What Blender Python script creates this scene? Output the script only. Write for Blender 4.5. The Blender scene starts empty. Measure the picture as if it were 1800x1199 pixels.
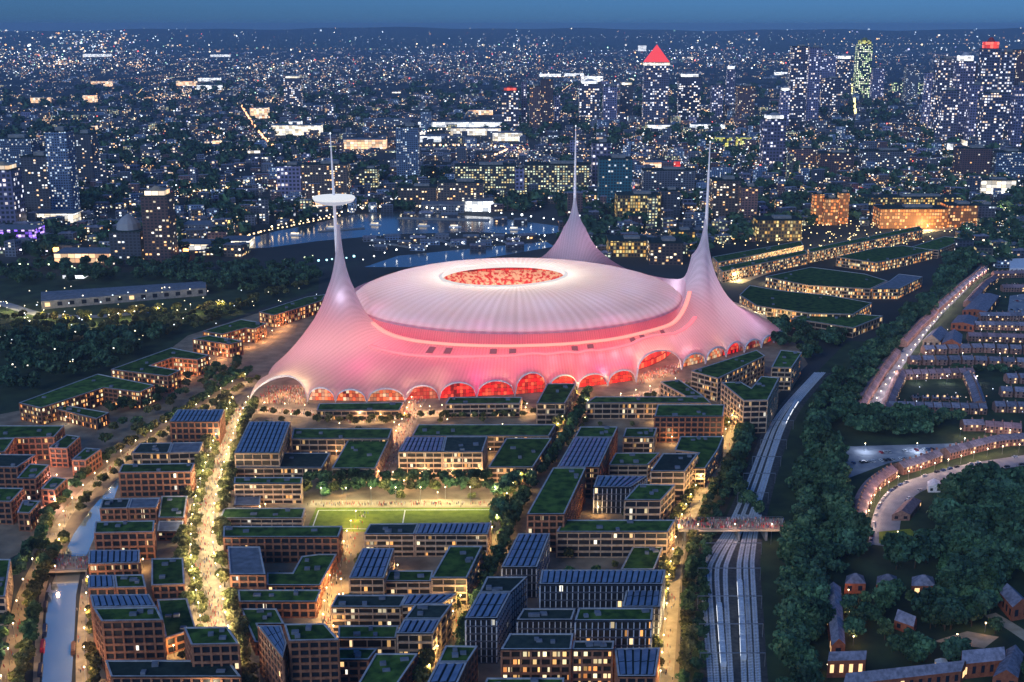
import bpy, math, random
import numpy as np
from mathutils import Vector
from mathutils.geometry import delaunay_2d_cdt
random.seed(7); np.random.seed(7)
R = math.radians
scene = bpy.context.scene
C = scene.collection
# ------------------------------------------------------------------ camera, sky, sun, exposure
F = 2100.0; HC = 300.0; PITCH = math.atan(555/2100.0)
CP, SP = math.cos(PITCH), math.sin(PITCH)
cam = bpy.data.cameras.new('camera'); cam.sensor_width = 36; cam.lens = 36*F/1800
cam.clip_start = 1; cam.clip_end = 120000
co = bpy.data.objects.new('camera', cam); C.objects.link(co)
co.location = (0, 0, HC); co.rotation_euler = (math.pi/2-PITCH, 0, 0); scene.camera = co
world = bpy.data.worlds.new('World'); scene.world = world; world.use_nodes = True
nt = world.node_tree; bg = nt.nodes['Background']
sky = nt.nodes.new('ShaderNodeTexSky'); sky.sky_type = 'NISHITA'; sky.sun_disc = False
sky.sun_elevation = R(20); sky.sun_rotation = R(215); sky.altitude = 300; sky.dust_density = 0.6; sky.ozone_density = 5
tint = nt.nodes.new('ShaderNodeMix'); tint.data_type = 'RGBA'; tint.blend_type = 'MULTIPLY'; tint.inputs[0].default_value = 1
tint.inputs[7].default_value = (0.12, 0.33, 0.80, 1)
gc = nt.nodes.new('ShaderNodeTexCoord'); gs = nt.nodes.new('ShaderNodeSeparateXYZ'); nt.links.new(gc.outputs['Generated'], gs.inputs[0])
gr = nt.nodes.new('ShaderNodeValToRGB'); gr.color_ramp.elements[0].position = 0.03; gr.color_ramp.elements[0].color = (0.12, 0.29, 0.68, 1)
gr.color_ramp.elements[1].position = 0.35; gr.color_ramp.elements[1].color = (0.30, 0.58, 0.88, 1)
nt.links.new(gs.outputs[2], gr.inputs[0]); nt.links.new(gr.outputs[0], tint.inputs[7])
nt.links.new(sky.outputs[0], tint.inputs[6]); nt.links.new(tint.outputs[2], bg.inputs[0])
bg.inputs[1].default_value = 0.13
sl = bpy.data.lights.new('dusk_sun', 'SUN'); sl.energy = 1.1; sl.angle = R(30); sl.color = (0.75, 0.85, 1.0)
so = bpy.data.objects.new('dusk_sun', sl); C.objects.link(so); so.rotation_euler = (R(62), 0, R(-35))
vs = scene.view_settings; vs.view_transform = 'Standard'; vs.look = 'None'; vs.exposure = 0; vs.gamma = 1
cy = scene.cycles; cy.use_denoising = True; cy.max_bounces = 5; cy.diffuse_bounces = 2; cy.glossy_bounces = 2
cy.transmission_bounces = 3; cy.transparent_max_bounces = 4; cy.volume_bounces = 0
cy.sample_clamp_indirect = 4; cy.sample_clamp_direct = 60; cy.caustics_reflective = False; cy.caustics_refractive = False
# ------------------------------------------------------------------ helpers
def W(px, py, z=0.0):
    """point of the place, at height z, seen at picture position px, py (1800 x 1199)"""
    u, v = (px-900)/F, (py-599.5)/F
    d = (u, CP-v*SP, -SP-v*CP)
    t = (z-HC)/d[2]
    return (d[0]*t, d[1]*t, z)
def PX(x, y, z):
    dep = y*CP+(HC-z)*SP
    return (900+F*x/dep, 599.5+F*((HC-z)*CP-y*SP)/dep)
def ZAT(y, py):                      # height of a point at distance y that shows at row py
    v = (py-599.5)/F
    return HC-y*(SP+v*CP)/(CP-v*SP)
def tag(o, label=None, cat=None, group=None, kind=None):
    if label: o['label'] = label
    if cat: o['category'] = cat
    if group: o['group'] = group
    if kind: o['kind'] = kind
    return o
def thing(name, label, cat, loc=(0, 0, 0), group=None, rz=0):
    o = bpy.data.objects.new(name, None); C.objects.link(o); o.location = loc; o.rotation_euler = (0, 0, rz)
    o.empty_display_size = 1
    return tag(o, label, cat, group)
KIDS = {}
def copy_tree(o, parent=None):
    c = o.copy(); C.objects.link(c); c.parent = parent
    for ch in KIDS.get(o.name, []):
        k = copy_tree(ch, c); KIDS.setdefault(c.name, []).append(k)
    return c
class MB:
    def __init__(s, org=(0, 0, 0)):
        s.v = []; s.f = []; s.m = []; s.uv = []; s.c = []; s.o = org; s.col = None
    def face(s, pts, mi=0, uv=None):
        n = len(s.v); o = s.o
        for p in pts:
            s.v.append((p[0]-o[0], p[1]-o[1], p[2]-o[2]))
            if s.col is not None: s.c.append(s.col)
        s.f.append(tuple(range(n, n+len(pts)))); s.m.append(mi)
        s.uv.extend(uv if uv else [(0.0, 0.0)]*len(pts))
    def prism(s, poly, z0, z1, mi=0, top=True, bottom=False, sides=True, mtop=None, u0=0.0):
        n = len(poly); u = u0
        if sides:
            for i in range(n):
                a, b = poly[i], poly[(i+1) % n]; L = math.hypot(b[0]-a[0], b[1]-a[1])
                s.face([(a[0], a[1], z0), (b[0], b[1], z0), (b[0], b[1], z1), (a[0], a[1], z1)], mi,
                       [(u, 0), (u+L, 0), (u+L, z1-z0), (u, z1-z0)])
                u += L
        if top: s.face([(p[0], p[1], z1) for p in poly], mi if mtop is None else mtop, [(p[0], p[1]) for p in poly])
        if bottom: s.face([(p[0], p[1], z0) for p in reversed(poly)], mi)
    def box(s, c, size, rz=0.0, mi=0, mtop=None, bottom=False, u0=0.0):
        hx, hy = size[0]/2, size[1]/2; ca, sa = math.cos(rz), math.sin(rz)
        poly = [(c[0]+x*ca-y*sa, c[1]+x*sa+y*ca) for x, y in ((-hx, -hy), (hx, -hy), (hx, hy), (-hx, hy))]
        s.prism(poly, c[2], c[2]+size[2], mi, True, bottom, True, mtop, u0)
    def cyl(s, c, r0, r1, h, n=8, mi=0, top=True, bottom=False):
        a = [(math.cos(2*math.pi*i/n), math.sin(2*math.pi*i/n)) for i in range(n)]
        for i in range(n):
            p, q = a[i], a[(i+1) % n]
            s.face([(c[0]+p[0]*r0, c[1]+p[1]*r0, c[2]), (c[0]+q[0]*r0, c[1]+q[1]*r0, c[2]),
                    (c[0]+q[0]*r1, c[1]+q[1]*r1, c[2]+h), (c[0]+p[0]*r1, c[1]+p[1]*r1, c[2]+h)], mi,
                   [(i*2.5, 0), (i*2.5+2.5, 0), (i*2.5+2.5, h), (i*2.5, h)])
        if top: s.face([(c[0]+p[0]*r1, c[1]+p[1]*r1, c[2]+h) for p in a], mi)
    def lathe(s, c, prof, n=24, mi=0):
        for j in range(len(prof)-1):
            (r0, z0), (r1, z1) = prof[j], prof[j+1]
            for i in range(n):
                a, b = 2*math.pi*i/n, 2*math.pi*(i+1)/n
                s.face([(c[0]+r0*math.cos(a), c[1]+r0*math.sin(a), c[2]+z0), (c[0]+r0*math.cos(b), c[1]+r0*math.sin(b), c[2]+z0),
                        (c[0]+r1*math.cos(b), c[1]+r1*math.sin(b), c[2]+z1), (c[0]+r1*math.cos(a), c[1]+r1*math.sin(a), c[2]+z1)], mi)
    def bar(s, a, b, w, h, mi=0):    # horizontal-ish bar, z of a and b is its underside
        dx, dy = b[0]-a[0], b[1]-a[1]; L = math.hypot(dx, dy) or 1; nx, ny = -dy/L*w/2, dx/L*w/2
        P = [(a[0]-nx, a[1]-ny, a[2]), (b[0]-nx, b[1]-ny, b[2]), (b[0]+nx, b[1]+ny, b[2]), (a[0]+nx, a[1]+ny, a[2])]
        T = [(p[0], p[1], p[2]+h) for p in P]
        s.face(T, mi)
        for i in range(4):
            j = (i+1) % 4; s.face([P[i], P[j], T[j], T[i]], mi, [(0, 0), (L, 0), (L, h), (0, h)])
    def build(s, name, mats, parent=None, smooth=False, weld=False):
        me = bpy.data.meshes.new(name); me.from_pydata(s.v, [], s.f)
        if not isinstance(mats, (list, tuple)): mats = [mats]
        for m in mats: me.materials.append(m)
        if len(mats) > 1: me.polygons.foreach_set('material_index', s.m)
        ul = me.uv_layers.new(name='UVMap'); ul.data.foreach_set('uv', np.array(s.uv, dtype=np.float32).ravel())
        if s.c:
            at = me.attributes.new('tone', 'FLOAT_COLOR', 'POINT'); at.data.foreach_set('color', np.array(s.c, dtype=np.float32).ravel())
        if smooth: me.polygons.foreach_set('use_smooth', [True]*len(me.polygons))
        me.update()
        return link(name, me, parent)
def link(name, me, parent=None):
    o = bpy.data.objects.new(name, me); C.objects.link(o); o.parent = parent
    if parent is not None: KIDS.setdefault(parent.name, []).append(o)
    return o
def npmesh(name, verts, faces4, mat, parent=None, tone=None, smooth=False):
    k = faces4.shape[1]; me = bpy.data.meshes.new(name)
    me.vertices.add(len(verts)); me.vertices.foreach_set('co', verts.astype(np.float32).ravel())
    me.loops.add(faces4.size); me.loops.foreach_set('vertex_index', faces4.astype(np.int32).ravel())
    me.polygons.add(len(faces4)); me.polygons.foreach_set('loop_start', np.arange(0, faces4.size, k, dtype=np.int32))
    me.polygons.foreach_set('loop_total', np.full(len(faces4), k, dtype=np.int32))
    if smooth: me.polygons.foreach_set('use_smooth', [True]*len(faces4))
    me.materials.append(mat); me.update(calc_edges=True)
    if tone is not None:
        at = me.attributes.new('tone', 'FLOAT_COLOR', 'POINT'); at.data.foreach_set('color', tone.astype(np.float32).ravel())
    return link(name, me, parent)
def area2(p): return sum(p[i][0]*p[(i+1) % len(p)][1]-p[(i+1) % len(p)][0]*p[i][1] for i in range(len(p)))
def ccw(p): return p if area2(p) > 0 else list(reversed(p))
def inset(p, d):                      # p counter-clockwise, d > 0 shrinks
    out = []; n = len(p)
    for i in range(n):
        a, b, c = p[i-1], p[i], p[(i+1) % n]
        e1 = (b[0]-a[0], b[1]-a[1]); e2 = (c[0]-b[0], c[1]-b[1]); l1 = math.hypot(*e1) or 1; l2 = math.hypot(*e2) or 1
        n1 = (-e1[1]/l1, e1[0]/l1); n2 = (-e2[1]/l2, e2[0]/l2)
        k = max(0.35, 1+n1[0]*n2[0]+n1[1]*n2[1])
        out.append((b[0]+(n1[0]+n2[0])*d/k, b[1]+(n1[1]+n2[1])*d/k))
    return out
def inside(p, x, y):
    r = False; n = len(p)
    for i in range(n):
        a, b = p[i], p[i-1]
        if (a[1] > y) != (b[1] > y) and x < (b[0]-a[0])*(y-a[1])/(b[1]-a[1])+a[0]: r = not r
    return r
def along(pts, step, off=0.0, start=0.0):     # points every step metres along a polyline, shifted sideways
    out = []; carry = start
    for a, b in zip(pts[:-1], pts[1:]):
        dx, dy = b[0]-a[0], b[1]-a[1]; L = math.hypot(dx, dy)
        if L == 0: continue
        t = carry
        while t < L:
            out.append((a[0]+dx*t/L-dy/L*off, a[1]+dy*t/L+dx/L*off, math.atan2(dy, dx))); t += step
        carry = t-L
    return out
def ribbon(pts, w, z=0.0):
    L, Rr = [], []
    for i, p in enumerate(pts):
        a = pts[max(0, i-1)]; b = pts[min(len(pts)-1, i+1)]
        dx, dy = b[0]-a[0], b[1]-a[1]; l = math.hypot(dx, dy) or 1; ww = w[i] if isinstance(w, (list, tuple)) else w
        L.append((p[0]-dy/l*ww/2, p[1]+dx/l*ww/2, z)); Rr.append((p[0]+dy/l*ww/2, p[1]-dx/l*ww/2, z))
    return L, Rr
def smooth_line(pts, n=6):            # Catmull-Rom
    out = []; P = [pts[0]]+list(pts)+[pts[-1]]
    for i in range(1, len(P)-2):
        for k in range(n):
            t = k/n; q = []
            for d in range(2):
                a, b, c, e = P[i-1][d], P[i][d], P[i+1][d], P[i+2][d]
                q.append(0.5*(2*b+(c-a)*t+(2*a-5*b+4*c-e)*t*t+(3*b-a-3*c+e)*t**3))
            out.append(tuple(q))
    out.append(tuple(pts[-1][:2])); return out
def GL(pts, z=0): return [W(x, y, z)[:2] for x, y in pts]
ONES = 'zero first second third fourth fifth sixth seventh eighth ninth tenth eleventh twelfth thirteenth fourteenth fifteenth sixteenth seventeenth eighteenth nineteenth'.split()
TENS = {2: 'twent', 3: 'thirt', 4: 'fort', 5: 'fift', 6: 'sixt', 7: 'sevent', 8: 'eight', 9: 'ninet'}
def nth(n):
    if n < 20: return ONES[n]
    if n > 99: return 'hundred-and-'+nth(n-100) if n > 100 else 'hundredth'
    return TENS[n//10]+('ieth' if n % 10 == 0 else 'y-'+ONES[n % 10])
# ------------------------------------------------------------------ materials
def newmat(name):
    m = bpy.data.materials.new(name); m.use_nodes = True; t = m.node_tree
    return m, t, t.nodes['Principled BSDF']
def rgba(c): return (c[0], c[1], c[2], 1)
def noisy(name, c1, c2, scale=0.3, rough=0.85, detail=3.0, contrast=(0.35, 0.65), metallic=0.0, spec=0.3, bump=0.0, coord='Object', rnd=0.0):
    m, t, b = newmat(name); N = t.nodes; Lk = t.links
    tc = N.new('ShaderNodeTexCoord'); nz = N.new('ShaderNodeTexNoise'); nz.inputs['Scale'].default_value = scale; nz.inputs['Detail'].default_value = detail
    Lk.new(tc.outputs[coord], nz.inputs['Vector'])
    cr = N.new('ShaderNodeValToRGB'); cr.color_ramp.elements[0].position = contrast[0]; cr.color_ramp.elements[1].position = contrast[1]
    cr.color_ramp.elements[0].color = rgba(c1); cr.color_ramp.elements[1].color = rgba(c2)
    Lk.new(nz.outputs['Fac'], cr.inputs[0]); out = cr.outputs[0]
    if rnd:
        oi = N.new('ShaderNodeObjectInfo'); mr = N.new('ShaderNodeMapRange'); mr.inputs[3].default_value = 1-rnd; mr.inputs[4].default_value = 1+rnd
        Lk.new(oi.outputs['Random'], mr.inputs[0]); h = N.new('ShaderNodeHueSaturation'); Lk.new(mr.outputs[0], h.inputs['Value']); Lk.new(out, h.inputs['Color']); out = h.outputs[0]
    Lk.new(out, b.inputs['Base Color'])
    b.inputs['Roughness'].default_value = rough; b.inputs['Metallic'].default_value = metallic; b.inputs['Specular IOR Level'].default_value = spec
    if bump:
        bp = N.new('ShaderNodeBump'); bp.inputs['Strength'].default_value = bump; bp.inputs['Distance'].default_value = 0.5
        Lk.new(nz.outputs['Fac'], bp.inputs['Height']); Lk.new(bp.outputs[0], b.inputs['Normal'])
    return m
def glow(name, col, st, sample=False, tone=False):
    m, t, b = newmat(name); b.inputs['Base Color'].default_value = (0.1, 0.1, 0.1, 1)
    b.inputs['Emission Color'].default_value = rgba(col); b.inputs['Emission Strength'].default_value = st
    if tone:
        a = t.nodes.new('ShaderNodeAttribute'); a.attribute_name = 'tone'; t.links.new(a.outputs['Color'], b.inputs['Emission Color'])
    m.cycles.emission_sampling = 'FRONT' if sample else 'NONE'
    return m
def windows(name, wall, glass=(0.02, 0.025, 0.035), cw=3.0, ch=3.4, fx=(0.2, 0.8), fy=(0.25, 0.8), lit=0.15, st=2.0,
            cols=((1.0, 0.55, 0.2), (1.0, 0.8, 0.5), (0.85, 0.92, 1.0)), wall2=None, metallic=0.0, rnd=0.3):
    """facade in metres of UV: a grid of panes, a share of them lit"""
    m, t, b = newmat(name); N = t.nodes; Lk = t.links
    def math_(op, a, bb=None, c=None):
        n = N.new('ShaderNodeMath'); n.operation = op
        for i, x in enumerate((a, bb, c)):
            if x is None: continue
            if isinstance(x, (int, float)): n.inputs[i].default_value = x
            else: Lk.new(x, n.inputs[i])
        return n.outputs[0]
    uv = N.new('ShaderNodeUVMap'); sp = N.new('ShaderNodeSeparateXYZ'); Lk.new(uv.outputs[0], sp.inputs[0])
    oi = N.new('ShaderNodeObjectInfo')
    u = math_('DIVIDE', sp.outputs[0], cw); v = math_('DIVIDE', sp.outputs[1], ch)
    fu = math_('FRACT', u); fv = math_('FRACT', v)
    mk = math_('MULTIPLY', math_('MULTIPLY', math_('GREATER_THAN', fu, fx[0]), math_('LESS_THAN', fu, fx[1])),
               math_('MULTIPLY', math_('GREATER_THAN', fv, fy[0]), math_('LESS_THAN', fv, fy[1])))
    cx = N.new('ShaderNodeCombineXYZ'); Lk.new(math_('FLOOR', u), cx.inputs[0]); Lk.new(math_('FLOOR', v), cx.inputs[1])
    Lk.new(math_('MULTIPLY', oi.outputs['Random'], 91.7), cx.inputs[2])
    wn = N.new('ShaderNodeTexWhiteNoise'); wn.noise_dimensions = '3D'; Lk.new(cx.outputs[0], wn.inputs['Vector'])
    cl = N.new('ShaderNodeTexNoise'); cl.inputs['Scale'].default_value = 0.13; cl.inputs['Detail'].default_value = 1; Lk.new(cx.outputs[0], cl.inputs['Vector'])
    thr = math_('MULTIPLY', math_('MULTIPLY', cl.outputs['Fac'], 2.0), lit)
    on = math_('LESS_THAN', wn.outputs['Value'], thr)
    geo = N.new('ShaderNodeNewGeometry'); sn = N.new('ShaderNodeSeparateXYZ'); Lk.new(geo.outputs['Normal'], sn.inputs[0])
    vert = math_('LESS_THAN', math_('ABSOLUTE', sn.outputs[2]), 0.5)
    mk = math_('MULTIPLY', mk, vert)
    s2 = N.new('ShaderNodeSeparateColor'); Lk.new(wn.outputs['Color'], s2.inputs[0])
    cr = N.new('ShaderNodeValToRGB'); e = cr.color_ramp.elements
    e[0].position = 0.2; e[0].color = rgba(cols[0]); e[1].position = 0.8; e[1].color = rgba(cols[2]); x = e.new(0.5); x.color = rgba(cols[1])
    Lk.new(s2.outputs[1], cr.inputs[0])
    b2 = math_('ADD', math_('MULTIPLY', s2.outputs[2], 1.3), 0.35)
    Lk.new(cr.outputs[0], b.inputs['Emission Color'])
    Lk.new(math_('MULTIPLY', math_('MULTIPLY', math_('MULTIPLY', mk, on), b2), st), b.inputs['Emission Strength'])
    mx = N.new('ShaderNodeMix'); mx.data_type = 'RGBA'; Lk.new(mk, mx.inputs[0])
    h = N.new('ShaderNodeHueSaturation'); h.inputs['Color'].default_value = rgba(wall)
    Lk.new(math_('ADD', math_('MULTIPLY', oi.outputs['Random'], 2*rnd), 1-rnd), h.inputs['Value'])
    Lk.new(h.outputs[0], mx.inputs[6]); mx.inputs[7].default_value = rgba(glass)
    Lk.new(mx.outputs[2], b.inputs['Base Color'])
    b.inputs['Roughness'].default_value = 0.5; b.inputs['Specular IOR Level'].default_value = 0.4
    m.cycles.emission_sampling = 'NONE'
    return m
def leafmat(name, c1, c2, trans=0.3):
    m, t, b = newmat(name); N = t.nodes; Lk = t.links
    g = N.new('ShaderNodeNewGeometry'); oi = N.new('ShaderNodeObjectInfo'); ad = N.new('ShaderNodeMath'); ad.operation = 'MULTIPLY_ADD'
    Lk.new(oi.outputs['Random'], ad.inputs[0]); ad.inputs[1].default_value = 0.45; ad.inputs[2].default_value = -0.2
    a2 = N.new('ShaderNodeMath'); a2.operation = 'ADD'; Lk.new(g.outputs['Random Per Island'], a2.inputs[0]); Lk.new(ad.outputs[0], a2.inputs[1])
    cr = N.new('ShaderNodeValToRGB'); cr.color_ramp.elements[0].color = rgba(c1); cr.color_ramp.elements[1].color = rgba(c2)
    nz = N.new('ShaderNodeTexNoise'); nz.inputs['Scale'].default_value = 0.055; nz.inputs['Detail'].default_value = 2; Lk.new(g.outputs['Position'], nz.inputs['Vector'])
    mr = N.new('ShaderNodeMapRange'); mr.inputs[1].default_value = .32; mr.inputs[2].default_value = .68; mr.inputs[3].default_value = .45; mr.inputs[4].default_value = 1.75; Lk.new(nz.outputs['Fac'], mr.inputs[0])
    m3 = N.new('ShaderNodeMapRange'); m3.inputs[1].default_value = .35; m3.inputs[2].default_value = .65; m3.inputs[3].default_value = .53; m3.inputs[4].default_value = .465
    n2 = N.new('ShaderNodeTexNoise'); n2.inputs['Scale'].default_value = 0.04; Lk.new(g.outputs['Position'], n2.inputs['Vector']); Lk.new(n2.outputs['Fac'], m3.inputs[0])
    hs = N.new('ShaderNodeHueSaturation'); Lk.new(cr.outputs[0], hs.inputs['Color']); Lk.new(mr.outputs[0], hs.inputs['Value']); Lk.new(m3.outputs[0], hs.inputs['Hue'])
    Lk.new(a2.outputs[0], cr.inputs[0]); Lk.new(hs.outputs[0], b.inputs['Base Color']); b.inputs['Roughness'].default_value = 0.7; b.inputs['Specular IOR Level'].default_value = 0.2
    tr = N.new('ShaderNodeBsdfTranslucent'); Lk.new(hs.outputs[0], tr.inputs[0]); ms = N.new('ShaderNodeMixShader'); ms.inputs[0].default_value = trans
    Lk.new(b.outputs[0], ms.inputs[1]); Lk.new(tr.outputs[0], ms.inputs[2]); Lk.new(ms.outputs[0], N['Material Output'].inputs[0])
    return m
def plain(name, c, rough=0.6, metallic=0.0, spec=0.4): return noisy(name, [x*0.85 for x in c], [min(1, x*1.15) for x in c], 0.8, rough, 2, metallic=metallic, spec=spec)
M = {}
M['ground'] = noisy('ground_mat', (0.015, 0.02, 0.02), (0.06, 0.065, 0.065), 0.004, 0.95, 8)
M['paving'] = noisy('paving_mat', (0.2, 0.15, 0.10), (0.36, 0.28, 0.19), 0.08, 0.8, 6)
M['pale_paving'] = noisy('pale_paving_mat', (0.36, 0.29, 0.19), (0.55, 0.45, 0.31), 0.15, 0.8, 6)
M['asphalt'] = noisy('asphalt_mat', (0.045, 0.05, 0.065), (0.085, 0.09, 0.11), 0.1, 0.7, 5)
M['pale_road'] = noisy('pale_road_mat', (0.2, 0.22, 0.26), (0.32, 0.34, 0.38), 0.1, 0.7, 5)
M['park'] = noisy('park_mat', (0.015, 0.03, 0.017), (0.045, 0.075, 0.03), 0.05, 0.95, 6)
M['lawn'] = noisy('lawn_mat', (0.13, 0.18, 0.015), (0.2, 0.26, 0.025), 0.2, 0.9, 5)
M['ballast'] = noisy('ballast_mat', (0.035, 0.038, 0.042), (0.08, 0.083, 0.085), 0.4, 0.9, 5)
M['green_roof'] = noisy('green_roof_mat', (0.02, 0.05, 0.014), (0.08, 0.155, 0.03), 0.16, 0.95, 12, (0.36, 0.64), rnd=0.25, spec=0.1)
M['dark_roof'] = noisy('dark_roof_mat', (0.02, 0.035, 0.032), (0.04, 0.06, 0.05), 0.3, 0.9, 6, rnd=0.25, spec=0.1)
M['deck'] = noisy('roof_deck_mat', (0.12, 0.14, 0.17), (0.2, 0.22, 0.27), 0.25, 0.8, 6)
M['parapet'] = noisy('parapet_mat', (0.34, 0.34, 0.35), (0.52, 0.52, 0.52), 0.3, 0.6, 4)
M['brick'] = noisy('brick_mat', (0.25, 0.10, 0.055), (0.42, 0.18, 0.095), 0.5, 0.85, 6, rnd=0.15)
M['pale'] = noisy('pale_clad_mat', (0.42, 0.27, 0.17), (0.6, 0.42, 0.28), 0.5, 0.75, 5, rnd=0.15)
M['slate'] = noisy('slate_clad_mat', (0.05, 0.055, 0.07), (0.09, 0.095, 0.12), 0.5, 0.6, 5)
M['fin'] = plain('fin_mat', (0.45, 0.47, 0.52))
M['glass'] = windows('window_glass_mat', (0.012, 0.014, 0.02), (0.012, 0.014, 0.02), 2.3, 4.0, (0.12, 0.88), (0.0, 1.0), 0.02, 1.2, ((1, 0.6, 0.25), (1, 0.8, 0.45), (1, 0.95, 0.8)))
M['glass_lit'] = windows('window_glass_lit_mat', (0.02, 0.016, 0.012), (0.02, 0.016, 0.012), 2.3, 4.0, (0.12, 0.88), (0.0, 1.0), 0.14, 0.9, ((1, 0.45, 0.12), (1, 0.62, 0.25), (1, 0.85, 0.55)))
M['glass_glow'] = windows('window_glass_glow_mat', (0.03, 0.02, 0.012), (0.03, 0.02, 0.012), 2.3, 4.0, (0.12, 0.88), (0.0, 1.0), 0.5, 1.2, ((1, 0.36, 0.1), (1, 0.58, 0.2), (1, 0.85, 0.5)))
M['solar'] = noisy('solar_panel_mat', (0.09, 0.14, 0.24), (0.17, 0.24, 0.38), 0.25, 0.35, 5, (0.3, 0.7), spec=0.6)
M['trunk'] = noisy('bark_mat', (0.05, 0.035, 0.02), (0.09, 0.065, 0.04), 2, 0.9)
M['leaf_a'] = leafmat('leaf_olive_mat', (0.06, 0.07, 0.02), (0.24, 0.23, 0.085))
M['leaf_b'] = leafmat('leaf_green_mat', (0.035, 0.07, 0.03), (0.11, 0.19, 0.08))
M['leaf_d'] = leafmat('leaf_dark_mat', (0.02, 0.055, 0.035), (0.085, 0.17, 0.08), 0.15)
M['steel'] = plain('steel_mat', (0.3, 0.32, 0.35), 0.4, 0.7)
M['white'] = plain('white_paint_mat', (0.75, 0.76, 0.8), 0.5)
M['concrete'] = noisy('concrete_mat', (0.2, 0.2, 0.2), (0.32, 0.31, 0.3), 0.3, 0.85, 6)
M['lamp'] = glow('lamp_glow_mat', (1.0, 0.78, 0.42), 9)
M['lamp_cool'] = glow('cool_lamp_glow_mat', (0.85, 0.92, 1.0), 14)
M['tones'] = glow('city_light_mat', (1, 1, 1), 1.0, tone=True)
M['slate_roof'] = noisy('slate_roof_mat', (0.14, 0.14, 0.18), (0.28, 0.27, 0.34), 0.5, 0.7, 5, rnd=0.3)
M['tile_roof'] = noisy('tile_roof_mat', (0.2, 0.13, 0.15), (0.32, 0.22, 0.24), 0.5, 0.7, 5, rnd=0.3)
M['house_wall'] = noisy('house_brick_mat', (0.2, 0.11, 0.09), (0.32, 0.19, 0.15), 0.7, 0.85, 5, rnd=0.25)
M['pane_lit'] = glow('lit_pane_mat', (1.0, 0.62, 0.28), 1.6)
M['pane_dark'] = plain('dark_pane_mat', (0.02, 0.025, 0.04), 0.15)
M['door'] = plain('door_mat', (0.15, 0.05, 0.03))
m, t, b = newmat('water_mat'); M['water'] = m
b.inputs['Base Color'].default_value = (0.07, 0.085, 0.1, 1); b.inputs['Specular Tint'].default_value = (1.0, 0.85, 0.7, 1); b.inputs['Roughness'].default_value = 0.14; b.inputs['Metallic'].default_value = 0.0; b.inputs['IOR'].default_value = 1.6
nz = t.nodes.new('ShaderNodeTexNoise'); nz.inputs['Scale'].default_value = 0.35; tcn = t.nodes.new('ShaderNodeTexCoord'); t.links.new(tcn.outputs['Object'], nz.inputs['Vector'])
bp = t.nodes.new('ShaderNodeBump'); bp.inputs['Strength'].default_value = 0.25; bp.inputs['Distance'].default_value = 0.4; t.links.new(nz.outputs['Fac'], bp.inputs['Height']); t.links.new(bp.outputs[0], b.inputs['Normal'])
m, t, b = newmat('canal_water_mat'); M['canal'] = m
b.inputs['Base Color'].default_value = (0.88, 1.0, 0.92, 1); b.inputs['Roughness'].default_value = 0.12; b.inputs['Metallic'].default_value = 0.75
# ------------------------------------------------------------------ ground, hills, roads, water
def sheet(name, poly, z, mat):
    b = MB(); b.face([(p[0], p[1], z) for p in ccw(poly)], 0, [(p[0], p[1]) for p in ccw(poly)])
    o = b.build(name, mat); return tag(o, kind='structure')
def strip(name, pts, w, z, mat):
    L, Rr = ribbon(pts, w, z); b = MB()
    for i in range(len(L)-1): b.face([Rr[i], Rr[i+1], L[i+1], L[i]])
    return tag(b.build(name, mat), kind='structure')
gb = MB(); N_ = 40
for i in range(N_):
    for j in range(N_):
        x0 = -26000+52000*i/N_; x1 = x0+52000/N_; y0 = -3000+29000*j/N_; y1 = y0+29000/N_
        gb.face([(x0, y0, 0), (x1, y0, 0), (x1, y1, 0), (x0, y1, 0)])
tag(gb.build('ground', M['ground']), kind='structure')
hb = MB(); prof = []
for i in range(161):
    a = R(-46+92*i/160); h = 236+20*math.sin(i*0.11)+14*math.sin(i*0.37+1)+8*math.sin(i*0.9)
    prof.append((a, h))
for (a, h), (a2, h2) in zip(prof[:-1], prof[1:]):
    rows = [(15000, 0.0), (17500, 0.28), (20000, 0.6), (22500, 1.0), (24500, 0.7)]
    for (r0, k0), (r1, k1) in zip(rows[:-1], rows[1:]):
        hb.face([(r0*math.sin(a), r0*math.cos(a), h*k0), (r0*math.sin(a2), r0*math.cos(a2), h2*k0), (r1*math.sin(a2), r1*math.cos(a2), h2*k1), (r1*math.sin(a), r1*math.cos(a), h*k1)])
tag(hb.build('hills', M['park'], smooth=True), kind='structure')
sheet('plaza', GL([(150, 1300), (150, 1000), (60, 960), (-40, 1010), (-60, 740), (200, 690), (330, 590), (470, 545), (620, 560), (1240, 560), (1390, 590), (1420, 640), (1290, 770), (1245, 880), (1200, 1000), (1190, 1300)]), 0.06, M['paving'])
BOUL = smooth_line(GL([(395, 1260), (388, 1190), (372, 1090), (356, 990), (362, 900), (384, 820), (405, 760), (425, 715)]))
strip('boulevard', BOUL, 25, 0.12, M['pale_paving'])
NS = smooth_line(GL([(450, 722), (540, 728), (640, 742), (760, 728), (1000, 722), (1120, 700), (1210, 672)]))
strip('promenade', NS, 16, 0.16, M['pale_paving'])
sheet('red_block_square', GL([(60, 915), (30, 905), (90, 858), (100, 840), (140, 838), (120, 862), (95, 890)]), 0.1, M['pale_paving'])
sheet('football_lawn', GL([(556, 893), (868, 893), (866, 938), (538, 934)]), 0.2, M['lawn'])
bl = MB()
for a, b_ in (((560, 897), (549, 928)), ((864, 896), (862, 934)), ((560, 897), (864, 896)), ((549, 928), (862, 934)), ((712, 897), (706, 931))):
    bl.bar(W(*a, 0.21), W(*b_, 0.21), 0.7, 0.02)
tag(bl.build('pitch_markings', M['white']), kind='structure')
strip('touchline_path', GL([(545, 886), (870, 884)]), 12, 0.14, M['pale_paving'])
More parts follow.
